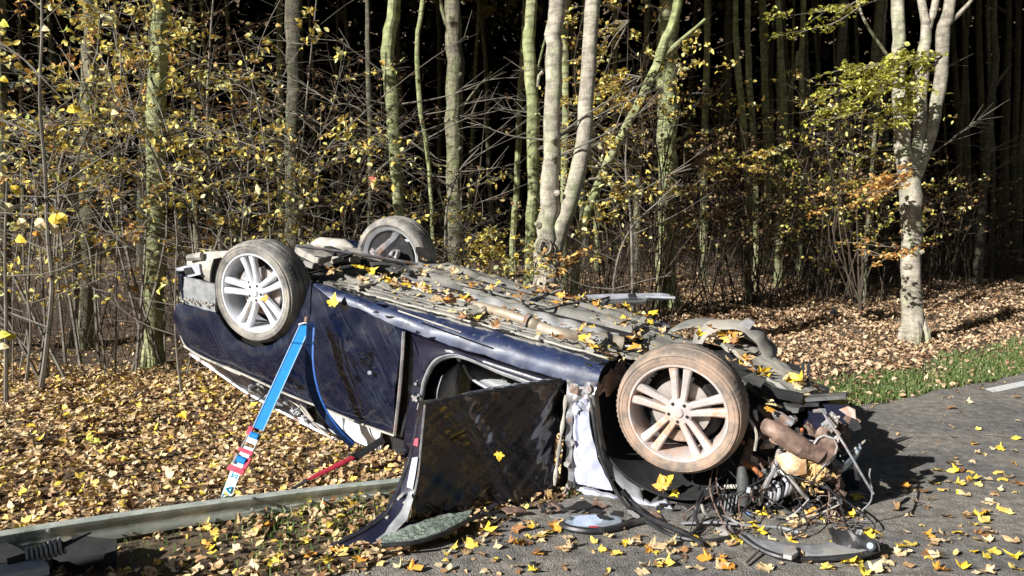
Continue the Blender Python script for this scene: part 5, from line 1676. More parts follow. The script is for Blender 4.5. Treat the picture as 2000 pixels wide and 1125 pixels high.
# right edge of the door: hinge side folds
MB().tube(smooth_line([LW(*q) for q in [(1106, 772, 4.46), (1099, 830, 4.46), (1090, 890, 4.46), (1083, 948, 4.46)]], 24), [.010 + .004 * math.sin(i) for i in range(24)], 7).build('door_hinge_edge', 'dusty', door)
loft([LW(1110, 760, 4.52), LW(1102, 850, 4.52), LW(1092, 950, 4.52)], [LW(1118, 760, 4.62), LW(1112, 850, 4.62), LW(1110, 952, 4.62)], 10, 3, None, (0, .02, 0)).build('door_hinge', 'blackm', car)

# ---- nose: undertray, far arch, engine bay wreck
loft([LF(x, y, .04) for x, y in [(1395, 660), (1450, 690), (1500, 735), (1560, 770)]], [LF(x, y, .02) for x, y in [(1475, 655), (1510, 690), (1560, 730), (1620, 762)]], 30, 14,
     lambda u, t, p: (0, 0, .02 * nz(p.x * 5, p.y * 5)), (0, 0, -.03)).build('engine_undertray', 'under', car)
loft([LF(x, y, .02) for x, y in [(1440, 735), (1500, 780), (1560, 800)]], [LF(x, y, .0) for x, y in [(1500, 725), (1560, 758), (1630, 770)]], 20, 8,
     lambda u, t, p: (0, 0, .015 * nz(p.x * 8, p.y * 8)), (0, 0, -.03)).build('engine_undertray', 'under_dark', car)
# dark block filling the bay
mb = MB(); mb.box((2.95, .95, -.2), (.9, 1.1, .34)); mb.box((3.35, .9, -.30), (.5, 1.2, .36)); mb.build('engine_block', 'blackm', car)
floor_part('front_floor', 2.40, 2.75, .42, 1.5, 'under', -.01, 16, 20, .03)
loft([LF(x, y, .08) for x, y in [(1165, 752), (1200, 715), (1225, 690)]], [LF(x, y, .0) for x, y in [(1185, 770), (1215, 740), (1240, 710)]], 10, 6, lambda u, t, p: (0, 0, .03 * nz(p.x * 20, p.y * 20)), (0, 0, -.02)).build('torn_floor_end', 'rust', car)
# far front arch: grey liner dome with its rim
fc = Vector((WB - .05, 1.45, -.02))
mb = MB().lathe([(.36, 0), (.385, .0), (.39, .08), (.375, .28), (.36, .28)], 30, a0=math.radians(15), a1=math.radians(165))
mb.v = [(fc.x + x, fc.y + y - .02, fc.z - .03 + z * .42) for x, y, z in mb.v]
mb.build('wheel_arch_liner', 'under', car)
ring = [(1352, 668), (1358, 645), (1380, 630), (1420, 626), (1460, 632), (1492, 655), (1512, 690), (1518, 718)]
ring2 = [(1372, 672), (1382, 655), (1402, 645), (1430, 642), (1455, 650), (1478, 672), (1492, 700), (1498, 722)]
loft([L(x, y, 1.35) for x, y in ring], [L(x, y, 1.25) for x, y in ring2], 40, 6, lambda u, t, p: (0, -.02 * math.sin(math.pi * t), .003 * math.sin(30 * u)), (0, .05, 0)).build('wheel_arch_edge', 'under', car)
MB().poly([L(x, y, 1.3) for x, y in [(1440, 632), (1462, 622), (1474, 630), (1464, 644), (1448, 642)]], (0, .03, 0)).build('torn_strip', 'greyp', car)
for x_ in (1562, 1574):
    MB().poly([L(x, y, .9) for x, y in [(x_, 745), (x_ + 3, 712), (x_ + 9, 702), (x_ + 7, 745)]], (0, .02, 0)).build('torn_fin', 'blackm', car)

def tubepx(name, pts, rad, mat, n=8, par=car, k=16):
    return MB().tube(smooth_line([L(x, y, b_) for x, y, b_ in pts], k), rad, n).build(name, mat, par)


tubepx('intake_duct', [(1494, 832, .16), (1516, 842, .13), (1546, 862, .11), (1578, 880, .12), (1602, 887, .13)], [.045] * 5 + [.055] * 6 + [.045] * 5, 'rust', 14)
tubepx('intake_collar', [(1592, 880, .12), (1606, 890, .12)], .05, 'rust', 12, k=3)
MB().poly([L(x, y, .10) for x, y in [(1590, 866), (1606, 850), (1634, 863), (1628, 896), (1606, 912), (1594, 900)]], (0, .03, 0)).build('flange_plate', 'rust', car)
tubepx('flange_rim', [(1590, 866, .09), (1606, 850, .09), (1634, 863, .09), (1628, 896, .09), (1606, 912, .09)], .006, 'metal_bright', 5, k=8)
# cast housings
loft([L(x, y, .12) for x, y in [(1514, 890), (1545, 884), (1574, 892)]], [L(x, y, .10) for x, y in [(1530, 922), (1552, 930), (1575, 925)]], 14, 10, lambda u, t, p: (0, -.04 * math.sin(math.pi * t) * math.sin(math.pi * u) + .008 * nz(p.x * 20, p.z * 20), 0), (0, .1, 0)).build('cast_housing', 'cream', car)
foam = MB()
fl = []
for k in range(170):
    x_ = dr.gauss(1586, 15); y_ = dr.gauss(922, 15)
    q = L(x_, y_, .18 + dr.uniform(-.03, .05))
    rr_ = dr.uniform(.010, .028)
    ro = Matrix.Rotation(dr.uniform(0, 6), 3, 'Y') @ Matrix.Rotation(dr.uniform(0, 3), 3, 'X')
    foam.poly([q + ro @ Vector((math.cos(a_) * rr_ * dr.uniform(.5, 1.3), math.sin(a_) * rr_ * dr.uniform(.5, 1.3), 0)) for a_ in (0, .9, 1.9, 2.7, 3.6, 4.5, 5.4)], ro @ Vector((0, 0, .006)))
foam.build('torn_insulation', 'foam', car, kind='stuff', smooth=False)
for k in range(8):
    x_ = 1500 + k * 8; y_ = 972 - k * 4 + dr.uniform(-3, 3)
    tubepx('manifold_rib', [(x_ - 4, y_ - 22, .2), (x_ + 6, y_ - 8, .15), (x_ + 2, y_ + 10, .16), (x_ - 8, y_ + 18, .2)], dr.uniform(.006, .011), dr.choice(['metal', 'metal', 'lightp', 'black']), 7, k=10)
tubepx('spring_damper', [(1448, 912, .1), (1450, 930, .08), (1452, 960, .07), (1452, 985, .07)], [.020, .026, .033, .033, .033, .024], 'under_dark', 14, k=6)
tubepx('spring_damper', [(1470, 860, .3), (1460, 885, .25), (1450, 915, .2)], [.026] * 6, 'rust', 10, k=6)
MB().box(L(1462, 957, .03), (.018, .004, .03)).build('damper_label', 'lilac', car)
mb = MB(); mb.box(L(1414, 984, .16), (.19, .14, .13), Matrix.Rotation(-.1, 3, 'Y')); mb.build('battery_box', 'black', car)
for k in range(6):
    x_ = 1402 + k * 7
    MB().box(L(x_, 984 + k * .5, .085), (.008, .008, .12), Matrix.Rotation(-.05, 3, 'Y')).build('battery_box_rib', 'greyp', car)
tubepx('battery_bracket', [(1378, 985, .2), (1385, 965, .18), (1410, 952, .17), (1440, 950, .17)], .012, 'dusty', 7)
mb = MB(); mb.box(L(1612, 822, .62), (.22, .10, .24), Matrix.Rotation(-.15, 3, 'Y')); mb.build('radiator', 'paint_inner', car)
MB().box(L(1462, 1010, .1), (.05, .02, .045), Matrix.Rotation(.4, 3, 'Y')).build('blue_cap', 'bluep', car)
for k in range(9):
    x_ = 1478 + k * 17; y_ = 772 + k * 1.2
    MB().box(L(x_, y_ + dr.uniform(-9, 12), .5 + dr.uniform(-.1, .2)), (dr.uniform(.1, .22), dr.uniform(.06, .12), .02), Matrix.Rotation(dr.uniform(-.4, .5), 3, 'Y') @ Matrix.Rotation(dr.uniform(-.6, .3), 3, 'X')).build('splash_shield', dr.choice(['black', 'under_dark', 'black', 'blackm']), car)
tubepx('wiper_arm', [(1590, 803, .2), (1606, 803, .17), (1612, 812, .15), (1650, 870, .08), (1682, 925, .05), (1706, 965, .05)], [.010] * 4 + [.0065] * 12, 'metal', 7)
tubepx('crash_strut', [(1500, 805, .3), (1525, 812, .25), (1548, 828, .25)], [.02, .022, .02], 'metal', 8, k=3)
MB().poly([L(x, y, .26) for x, y in [(1478, 795), (1500, 800), (1535, 822), (1540, 832), (1515, 826), (1490, 812)]], (0, .05, 0)).build('engine_mount', 'rust', car)
tubepx('bent_bracket', [(1456, 790, .1), (1458, 812, .1), (1470, 828, .08), (1478, 850, .08), (1474, 880, .08)], .008, 'dusty', 6)
tubepx('engine_rod', [(1546, 868, .2), (1530, 868, .15), (1510, 862, .15), (1504, 855, .2)], .012, 'metal', 7)
tubepx('engine_rod', [(1522, 880, .14), (1514, 910, .12), (1500, 938, .12), (1488, 962, .14), (1482, 985, .16)], .014, 'metal', 8)
tubepx('engine_rod', [(1520, 918, .12), (1545, 935, .1), (1562, 958, .1), (1578, 975, .14)], .010, 'metal_bright', 7)
# headlamp
hl = loft([L(x, y, .35) for x, y in [(1628, 935), (1655, 918), (1676, 895), (1684, 876)]], [L(x, y, .28) for x, y in [(1632, 928), (1648, 905), (1668, 885), (1680, 870)]], 16, 6, lambda u, t, p: (0, -.03 * math.sin(math.pi * t), 0), (0, .03, 0)).build('headlamp', 'blueglass', car)
MB().poly([L(x, y, .4) for x, y in [(1640, 892), (1665, 878), (1690, 862), (1680, 872), (1655, 888)]], (0, .03, 0)).build('lamp_housing', 'dusty', hl)
# random torn pieces and wiring through the bay
mats = ['rust', 'rust', 'metal', 'black', 'blackm', 'black', 'copper', 'greyp', 'disc']
for k in range(58):
    if k < 34:
        x_ = dr.uniform(1360, 1640); y_ = dr.uniform(900, 1015)
        if x_ < 1440: y_ = dr.uniform(935, 1020)
    else:
        x_ = dr.uniform(1470, 1670); y_ = dr.uniform(800, 950)
    b_ = dr.uniform(.18, .45)
    q = L(x_, y_, b_)
    rot = Matrix.Rotation(dr.uniform(-1.5, 1.5), 3, 'Y') @ Matrix.Rotation(dr.uniform(-.8, .8), 3, 'X')
    if k % 3 == 0:
        e = q + rot @ Vector((dr.uniform(.05, .12), 0, 0))
        MB().tube([q, q.lerp(e, .5) + Vector((0, -.01, dr.uniform(-.02, .02))), e], [dr.uniform(.007, .018)] * 3, 8).build('engine_fitting', dr.choice(mats), car)
    else:
        pts = []
        n_ = dr.choice((4, 5, 6))
        for i in range(n_):
            a_ = 2 * math.pi * i / n_
            r_ = dr.uniform(.018, .05)
            pts.append(q + rot @ Vector((r_ * math.cos(a_), 0, r_ * math.sin(a_))))
        MB().poly(pts, rot @ Vector((0, dr.uniform(.008, .03), 0))).build('torn_bracket', dr.choice(mats), car)
def lump(q, sz, mat, name='engine_casting'):
    import bmesh
    bm = bmesh.new()
    bmesh.ops.create_icosphere(bm, subdivisions=3, radius=1)
    ph_ = dr.uniform(0, 9)
    ro = Matrix.Rotation(dr.uniform(0, 3), 3, 'Y') @ Matrix.Rotation(dr.uniform(0, 3), 3, 'X')
    for v in bm.verts:
        c_ = v.co.copy()
        v.co = Vector([max(-.72, min(.72, w_)) for w_ in c_])
        v.co *= 1 + .16 * math.sin(c_.x * 9 + ph_) * math.cos(c_.z * 11 + ph_) + .10 * (1 if math.sin(c_.y * 17 + ph_) > .2 else 0)
        v.co = q + ro @ Vector((v.co.x * sz[0], v.co.y * sz[1], v.co.z * sz[2]))
    me = bpy.data.meshes.new(name); bm.to_mesh(me); bm.free()
    me.materials.append(M[mat])
    o = bpy.data.objects.new(name, me)
    return link(o, car)


for k in range(62):
    u_ = dr.random()
    if k < 26: x_, y_ = dr.uniform(1450, 1650), dr.uniform(820, 930)
    elif k < 52: x_, y_ = dr.uniform(1370, 1640), dr.uniform(925, 1000)
    else: x_, y_ = dr.uniform(1450, 1640), dr.uniform(900, 990)
    q = L(x_, y_, dr.uniform(.22, .42))
    lump(q, (dr.uniform(.02, .06), dr.uniform(.02, .04), dr.uniform(.015, .045)), dr.choice(['rust', 'rust', 'metal', 'disc', 'black', 'blackm', 'black', 'blackm', 'black', 'greyp']))
for k in range(16):
    x_, y_ = (dr.uniform(1480, 1640), dr.uniform(830, 930)) if k < 8 else (dr.uniform(1390, 1620), dr.uniform(930, 990))
    lump(L(x_, y_, dr.uniform(.38, .6)), (dr.uniform(.07, .12), dr.uniform(.05, .08), dr.uniform(.05, .09)), dr.choice(['black', 'rust', 'disc', 'blackm', 'metal', 'rust']))
for k in range(60):     # small bolts, clips and connectors
    x_, y_ = dr.uniform(1380, 1640), dr.uniform(840, 1005)
    if x_ < 1450: y_ = dr.uniform(930, 1010)
    q = L(x_, y_, dr.uniform(.12, .28))
    e = Vector((dr.uniform(-.03, .03), dr.uniform(-.02, .01), dr.uniform(-.03, .03)))
    MB().tube([q, q + e], dr.uniform(.005, .012), 7).build('engine_fitting', dr.choice(['metal', 'metal', 'rust', 'copper', 'black', 'blackm']), car)
for k in range(30):
    x0 = dr.uniform(1370, 1640); y0 = dr.uniform(880, 1000)
    x1 = x0 + dr.uniform(-110, 120); y1 = dr.uniform(1000, 1050)
    if x1 > 1670: x1 = 1660
    b0 = dr.uniform(.08, .3)
    q0 = L(x0, y0, b0); q1w = G(x1, y1, .012)
    q1 = M_INV @ q1w
    m_ = q0.lerp(q1, .5) + Vector((dr.uniform(-.1, .1), dr.uniform(-.08, .02), dr.uniform(-.02, .1)))
    m2 = M_INV @ (q1w + Vector((dr.uniform(-.12, .12), dr.uniform(-.05, .08), dr.uniform(.0, .05))))
    MB().tube(smooth_line([q0, m_, m2, q1], 16), dr.uniform(.002, .005), 5).build('torn_cable', dr.choice(['black', 'blackm', 'blackm', 'blackm', 'rust']), car)
for k, pts in enumerate([[(1700, 915), (1698, 930), (1703, 955), (1700, 980), (1680, 1000)], [(1640, 985), (1600, 1003), (1560, 1012), (1520, 1020)], [(1360, 905), (1352, 940), (1370, 965), (1362, 1000), (1385, 1010)],
                         [(1580, 975), (1555, 1000), (1530, 1015), (1500, 1020)], [(1620, 1000), (1610, 1030), (1580, 1050), (1560, 1052)]]):
    tubepx('torn_cable', [(x, y, .12) for x, y in pts], .0038, ['greyp', 'dusty', 'black', 'metal', 'black'][k], 5)
# long seal strip and cable running down past the liner to the ground
w_ = [LW(1150, 762, 4.42), L(1160, 820, -.03), L(1170, 880, -.03), L(1186, 925, -.04), L(1205, 962, -.05)] + [M_INV @ G(x, y, .02) for x, y in [(1234, 1000), (1262, 1018), (1300, 1040), (1340, 1052), (1380, 1056), (1420, 1050), (1452, 1035)]]
MB().tube(smooth_line(w_, 60), .010, 7).build('hanging_seal', 'black', car)
w_ = [L(1215, 958, -.02), L(1236, 985, -.03)] + [M_INV @ G(x, y, .03) for x, y in [(1262, 1008), (1300, 1026), (1345, 1046), (1372, 1064)]]
MB().tube(smooth_line(w_, 30), [.016] * 22 + [.010] * 8, 8).build('hanging_seal', 'black', car)
w_ = [M_INV @ G(x, y, z_) for x, y, z_ in [(1375, 960, .08), (1362, 985, .1), (1358, 1010, .04), (1364, 1030, .02), (1350, 1045, .02)]]
MB().tube(smooth_line(w_, 30), .011, 8).build('torn_cable', 'black', car)
w_ = [M_INV @ G(x, y, z_) for x, y, z_ in [(1370, 985, .14), (1380, 1005, .09), (1420, 1010, .05), (1450, 1025, .02), (1520, 1030, .01), (1560, 1040, .01)]]
MB().tube(smooth_line(w_, 30), .008, 7).build('torn_cable', 'greyp', car)

# crumpled bonnet and roof front crushed on the ground under everything
vs_a = [LW(*q_) for q_ in [(1280, 1000, 4.25), (1400, 1006, 4.2), (1500, 1006, 4.2), (1600, 1000, 4.25), (1680, 975, 4.5)]]
vs_b = [LW(*q_) for q_ in [(1300, 900, 4.9), (1400, 890, 4.9), (1500, 870, 4.9), (1600, 860, 4.9), (1670, 890, 4.9)]]
loft(vs_a, vs_b, 40, 10, lambda u, t, p: (0, 0, .03 * nz(u * 14, t * 4)), (0, 0, -.02)).build('crushed_bonnet', 'blackm', car)
vs_a = [LW(*q_) for q_ in [(890, 950, 4.85), (1050, 975, 4.7), (1200, 992, 4.5), (1340, 1002, 4.4)]]
vs_b = [LW(*q_) for q_ in [(890, 890, 5.3), (1050, 880, 5.3), (1200, 880, 5.2), (1340, 890, 5.0)]]
loft(vs_a, vs_b, 40, 10, lambda u, t, p: (0, 0, .03 * nz(u * 14, t * 4)), (0, 0, -.02)).build('crushed_roof_front', 'blackm', car)
for k in range(26):
    x_ = dr.uniform(930, 1300); y_ = dr.uniform(985, 1012)
    q = M_INV @ G(x_, y_, dr.uniform(.01, .06))
    ro = Matrix.Rotation(dr.uniform(-3, 3), 3, 'Z') @ Matrix.Rotation(dr.uniform(-.5, .5), 3, 'X'); rr_ = dr.uniform(.015, .05)
    MB().poly([q + ro @ Vector((math.cos(a_) * rr_ * dr.uniform(.8, 1.8), math.sin(a_) * rr_ * dr.uniform(.3, .8), 0)) for a_ in (0, 1.1, 2.2, 3.3, 4.3, 5.3)], ro @ Vector((0, 0, .006))).build('torn_shard', dr.choice(['blackm', 'black', 'black', 'blackm', 'rust', 'greyp']), car)
# far door hanging open behind: pale trim strips seen edge on
loft([LW(x, y, 6.5) for x, y in [(1128, 577), (1180, 574), (1236, 573), (1290, 572), (1304, 574)]], [LW(x, y, 6.3) for x, y in [(1150, 583), (1200, 585), (1240, 582), (1290, 585), (1318, 583)]], 24, 5, lambda u, t, p: (0, 0, .008 * math.sin(9 * t)), (0, .01, -.012)).build('far_door', 'lightp', car)
loft([LW(x, y, 6.32) for x, y in [(1150, 584), (1200, 586), (1262, 584)]], [LW(x, y, 6.2) for x, y in [(1160, 592), (1210, 594), (1262, 589)]], 14, 4, None, (0, .01, -.02)).build('far_door_trim', 'under_dark', car)
MB().poly([LW(x, y, 6.33) for x, y in [(1228, 574), (1240, 572), (1246, 583), (1232, 586)]], (0, -.03, 0)).build('far_door_trim', 'blackm', car)
MB().tube([LW(1262, 580, 6.28), LW(1318, 582, 6.28)], .012, 6).build('far_door_trim', 'lightp', car)

# ------------------------------------------------------------------ straps
def ribbon(pts, w, normal, th=.004, name='webbing', mat='strap', par=None, inv=Vector((0, 0, 0)), n=30, twist=None):
    pts = smooth_line(pts, n)
    vs = []
    for i, p in enumerate(pts):
        t = (pts[min(i + 1, n - 1)] - pts[max(i - 1, 0)]).normalized()
        nn = Vector(normal if not twist else twist(i / (n - 1)))
        s_ = t.cross(nn).normalized(); m_ = s_.cross(t).normalized()
        for e, f in ((-.5, .5), (.5, .5), (.5, -.5), (-.5, -.5)):
            vs.append(p + inv + s_ * e * w + m_ * f * th)
    fs = []
    for i in range(n - 1):
        for j in range(4):
            j2 = (j + 1) % 4
            fs.append((i * 4 + j, i * 4 + j2, (i + 1) * 4 + j2, (i + 1) * 4 + j))
    fs.append((3, 2, 1, 0)); fs.append(tuple(range((n - 1) * 4, n * 4)))
    return MB().add(vs, fs).build(name, mat, par)


s0 = P(597, 634, 4.98); s1 = P(504, 838, 4.62); s2 = P(468, 908, 4.48); s3 = P(432, 988, 4.36)
st = empty('ratchet_strap', s3, label='bright blue ratchet strap with red handle, tying the car body to the guardrail', cat='strap')
iv = -Vector(s3)
nv_ = Vector((.1, -1, .25))
wb = ribbon([s0, s0.lerp(s1, .5), s1], .062, nv_, .005, 'webbing', 'strap', st, iv)
dirs = (s1 - s0).normalized(); sd_ = dirs.cross(nv_).normalized()
for e in (-1, 1):
    ribbon([s0 + sd_ * e * .031 + nv_ * .004, s0.lerp(s1, .5) + sd_ * e * .031 + nv_ * .004, s1 + sd_ * e * .031 + nv_ * .004], .006, nv_, .003, 'webbing_edge', 'strap_edge', wb, iv)
wl = ribbon([s2 + Vector((0, 0, .02)), s2.lerp(s3, .5), s3 + Vector((0, 0, -.03))], .056, nv_, .005, 'webbing', 'strap_white', st, iv)
d2 = (s3 - s2).normalized(); sd2 = d2.cross(nv_).normalized(); nf = nv_.normalized()
def mark(t, segs):
    c = s2.lerp(s3, t) + nf * .006 + iv
    mb = MB()
    for (a, b_, c2, d3) in segs:
        mb.tube([c + sd2 * a * .018 + d2 * b_ * .018, c + sd2 * c2 * .018 + d2 * d3 * .018], .0035, 5)
    mb.build('printed_mark', 'print', wl)
mark(.25, [(-.8, -1, -.8, 1), (.8, -1, .8, 1), (-.8, 0, .8, 0), (-.5, .6, .5, .6)])
mark(.60, [(-.8, -1, .8, 0), (-.8, 1, .8, 0), (-.8, -1, -.8, 1)])
mark(.80, [(-.8, -1, -.8, 1), (-.8, 1, .8, -1), (.8, -1, .8, 1)])
# ratchet body
dr2 = (s2 - s1).normalized(); sr = dr2.cross(nf).normalized()
def rbox(t, off, size, mat, name, up=.012, par=st):
    c = s1.lerp(s2, t) + sr * off + nf * up + iv
    R = Matrix((sr, nf, dr2)).transposed()
    return MB().box(c, size, R).build(name, mat, par)
rbox(.25, 0, (.06, .018, .07), 'strap_white', 'ratchet_plate', .006)
rbox(.72, 0, (.058, .014, .10), 'strap_white', 'ratchet_plate', .004)
rbox(.10, .034, (.03, .03, .05), 'red', 'ratchet_knob', .012)
rbox(.62, 0, (.088, .024, .022), 'red', 'ratchet_handle', .02)
rbox(1.12, 0, (.096, .026, .030), 'red', 'ratchet_handle', .02)
rbox(.88, -.040, (.020, .024, .07), 'red', 'ratchet_handle', .02)
rbox(.88, .036, (.014, .02, .06), 'metal_bright', 'ratchet_side', .014)
for t_, rr_ in ((.18, .018), (.86, .020)):
    c = s1.lerp(s2, t_) + nf * .022 + iv
    MB().tube([c - sr * .024, c + sr * .024], rr_, 12).build('webbing_roll', 'strap', st)
for e in (-1, 1):
    c = s1.lerp(s2, .4) + sr * e * .034 + nf * .012 + iv
    MB().tube([c - dr2 * .06, c + dr2 * .06], .005, 6).build('ratchet_side', 'metal_bright', st)
# hook at the body and at the rail
MB().tube(smooth_line([s0 + iv + Vector((-.04, -.01, .0)), s0 + iv + Vector((0, -.015, .012)), s0 + iv + Vector((.04, -.01, .0))], 8), .006, 6).build('strap_hook', 'metal_bright', st)
MB().tube([s0 + iv + Vector((0, 0, .0)), s0 + iv + Vector((0, .03, .04))], .014, 8).build('strap_hook', 'rust', st)
MB().box(s3 + iv + Vector((-.035, 0, -.01)), (.05, .03, .035)).build('strap_hook', 'strap_dark', st)

# loose dark loop hanging over the door and the red sleeved strap under the car
h0 = P(603, 634, 4.97)
st2 = empty('lashing_strap', h0, label='dark blue lashing strap hanging over the rear door and passing beneath the roof', cat='strap')
iv2 = -Vector(h0)
hp = [P(607, 630, 4.95), P(604, 690, 4.93), P(606, 745, 4.92), P(622, 790, 4.92), P(655, 835, 4.93), P(688, 868, 4.98)]
ribbon(hp, .05, (.55, -1, .1), .004, 'webbing', 'strap_dark', st2, iv2, 40)
hp2 = [P(613, 640, 4.93), P(611, 700, 4.90), P(618, 750, 4.89), P(634, 795, 4.90), P(662, 838, 4.92), P(690, 866, 4.97)]
ribbon(hp2, .012, (-.3, -1, .1), .003, 'webbing_edge', 'strap_mid', st2, iv2, 40)
k0 = P(705, 886, 4.78); k1 = P(688, 894, 4.74); k2 = P(600, 938, 4.50); k3 = P(530, 972, 4.33)
st3 = empty('red_strap', k2, label='red sleeved strap running under the car to the guardrail', cat='strap')
iv3 = -Vector(k2)
ribbon([k0 + Vector((.12, .1, .06)), k0, k1], .045, (.2, -1, .4), .01, 'webbing', 'black', st3, iv3, 10)
MB().tube([k1 + iv3, k1.lerp(k2, .3) + iv3, k1.lerp(k2, .75) + iv3, k2 + iv3], [.026, .028, .024, .014], 10, flat=.4).build('sleeve', 'redweb', st3)
MB().tube([k2 + iv3, k2.lerp(k3, .5) + iv3 + Vector((0, 0, -.01)), k3 + iv3], [.016, .012, .010], 8, flat=.5).build('webbing', 'blackm', st3)

# ------------------------------------------------------------------ debris on the ground
def gpt(x, y, z=.0): return G(x, y, z)


# mirror
mo = G(1160, 1016, .02)
mr = empty('door_mirror_glass', mo, label='pale blue oval mirror lying on the asphalt below the front pillar', cat='mirror')
pts = []
for k in range(28):
    a = 2 * math.pi * k / 28
    pts.append(G(1160 + 62 * math.cos(a) * (1 - .12 * math.cos(a)), 1017 - 12 * math.sin(a) * (1 if math.sin(a) > 0 else .9), .03) - mo)
MB().poly(pts, (0, 0, -.006)).build('glass', 'blueglass', mr)
pts2 = [G(x, y, .02) - mo for x, y in [(1094, 1022), (1110, 1031), (1150, 1037), (1190, 1034), (1225, 1024), (1262, 1016), (1300, 1014)]]
MB().tube(smooth_line(pts2, 30), [.012] + [.018] * 26 + [.012, .008, .004], 8).build('rim', 'black', mr)
MB().tube([G(1150, 1030, .03) - mo, G(1168, 1030, .03) - mo], .008, 6).build('clip', 'redweb', mr)

# bumper piece
bo = G(1590, 1070, 0)
bm_ = empty('bumper_fragment', bo, label='torn black bumper fragment with a round fog lamp lying on the road', cat='bumper')
bA = [G(x, y, z_) - bo for x, y, z_ in [(1446, 1046, .06), (1480, 1070, .03), (1528, 1088, .02), (1592, 1092, .02), (1640, 1089, .03), (1688, 1083, .04), (1722, 1070, .05)]]
bB = [G(x, y, z_) - bo for x, y, z_ in [(1450, 1040, .03), (1500, 1052, .02), (1545, 1060, .02), (1600, 1062, .02), (1640, 1056, .03), (1680, 1056, .04), (1706, 1052, .05)]]
MB().tube(smooth_line(bA, 40), .014, 8).build('bumper_lip', 'black', bm_)
bAr = resample(bA, 20); bBr = resample(bB, 20)
loft(bAr, bBr, 30, 6, lambda u, t, p: (0, 0, .015 * math.sin(math.pi * t) + .006 * nz(u * 8, t * 5)), (0, 0, -.008)).build('bumper_skin', 'greyp', bm_)
loft([G(x, y, z_) - bo for x, y, z_ in [(1628, 1078, .02), (1660, 1080, .02), (1712, 1076, .03)]], [G(x, y, z_) - bo for x, y, z_ in [(1618, 1030, .06), (1655, 1036, .12), (1710, 1052, .10)]], 16, 8, lambda u, t, p: (0, -.04 * math.sin(math.pi * t), .01 * nz(u * 8, t * 5)), (0, .01, -.01)).build('bumper_corner', 'black', bm_)
q = G(1697, 1064, .07) - bo
MB().tube([q, q + Vector((-.01, -.035, .01))], [.022, .026], 14).build('fog_lamp', 'black', bm_)
MB().tube([q + Vector((-.008, -.03, .008)), q + Vector((-.012, -.038, .012))], [.019, .014], 14).build('fog_lamp_lens', 'blueglass', bm_)
MB().poly([G(x, y, .06) - bo for x, y in [(1530, 1068), (1552, 1064), (1558, 1078), (1546, 1086), (1530, 1082)]], (0, 0, -.02)).build('bumper_bracket', 'metal_bright', bm_)
MB().poly([G(x, y, .03) - bo for x, y in [(1568, 1076), (1600, 1072), (1630, 1080), (1622, 1088), (1580, 1088)]], (0, 0, -.01)).build('bumper_bracket', 'lightp', bm_)

# plastic sill strip lying under the nose
q0 = G(1330, 1022, .02)
o = MB().tube([Vector((0, 0, 0)), G(1400, 1020, .03) - q0, G(1440, 1024, .03) - q0], [.012, .014, .010], 6, flat=.5).build('trim_strip', 'greyp', None, label='short grey trim strip on the asphalt under the front wheel', cat='trim strip')
o.location = q0
# stones and dark shards
def shard(px, py, s_, lab, cat, mat, name, sx=1.6):
    c = G(px, py, s_ * .25)
    r_ = random.Random(px)
    vs = []
    for k in range(9):
        a = 2 * math.pi * k / 9
        vs.append(Vector((math.cos(a) * s_ * sx * r_.uniform(.7, 1), math.sin(a) * s_ * r_.uniform(.7, 1), -s_ * .3)))
    for k in range(9):
        vs.append(vs[k] * r_.uniform(.45, .8) + Vector((0, 0, s_ * r_.uniform(.5, .9))))
    fs = [tuple(reversed(range(9))), tuple(range(9, 18))] + [(k, (k + 1) % 9, 9 + (k + 1) % 9, 9 + k) for k in range(9)]
    o = MB().add(vs, fs).build(name, mat, None, smooth=False, label=lab, cat=cat)
    o.location = c
    return o


shard(1415, 1038, .04, 'small grey lump between cables under the front wheel', 'stone', 'stone', 'stone')
shard(1680, 1040, .035, 'dark lump standing behind the fog lamp of the torn bumper', 'fragment', 'black', 'plastic_fragment', 1)
shard(1040, 1103, .02, 'dark crumb lying among leaves in front of the door', 'fragment', 'black', 'plastic_fragment')
o = MB().poly([Vector(p) for p in ((0, 0, 0), (.16, .03, .0), (.2, .12, .12), (.1, .1, .2), (.04, .05, .10))], (0, .03, 0)).build('plastic_fragment', 'blackm', None, label='black shard sticking up from the leaves far behind the car nose', cat='fragment')
o.location = G(1618, 628, .02)
o = MB().tube([Vector((0, 0, .01)), Vector((.12, .15, .02))], [.008, .006], 6).build('stick', 'twig', None, label='short bare stick on the asphalt left of the torn bumper', cat='stick')
o.location = G(1455, 1105, .01)
o = MB().tube([Vector((0, 0, .006)), Vector((.14, -.06, .01)), Vector((.25, -.07, .006))], [.003, .003, .002], 5).build('stick', 'twig', None, label='thin stalk lying on the open road at the right', cat='stick')
o.location = G(1920, 850, .0)

# lower left wreckage
lo = G(90, 1112, 0)
ll = empty('suspension_strut_fragment', lo, label='black coil-sprung strut piece lying over the guardrail end at the lower left', cat='strut')
c0 = G(15, 1100, .16) - lo; c1 = G(125, 1064, .19) - lo; c2 = G(178, 1040, .20) - lo
MB().tube([c0, c1], [.020, .018], 10).build('damper_tube', 'blackm', ll)
ax = (c1 - c0).normalized(); s_ = ax.cross(Vector((0, 0, 1))).normalized(); t_ = s_.cross(ax)
hel = []
for i in range(110):
    a = i / 110 * 2 * math.pi * 8
    hel.append(c0.lerp(c1, .34 + .66 * i / 110) + (s_ * math.cos(a) + t_ * math.sin(a)) * .034)
MB().tube(hel, .0065, 6).build('coil_spring', 'greyp', ll)
MB().tube([c1, c2], [.012, .004], 7).build('spring_rod', 'blackm', ll)
MB().poly([G(x, y, .12) - lo for x, y in [(-60, 1060), (10, 1058), (40, 1072), (58, 1085), (20, 1100), (-60, 1105)]], (0, 0, -.1)).build('rubber_mount', 'blackm', ll)
q0 = G(20, 1112, .06)
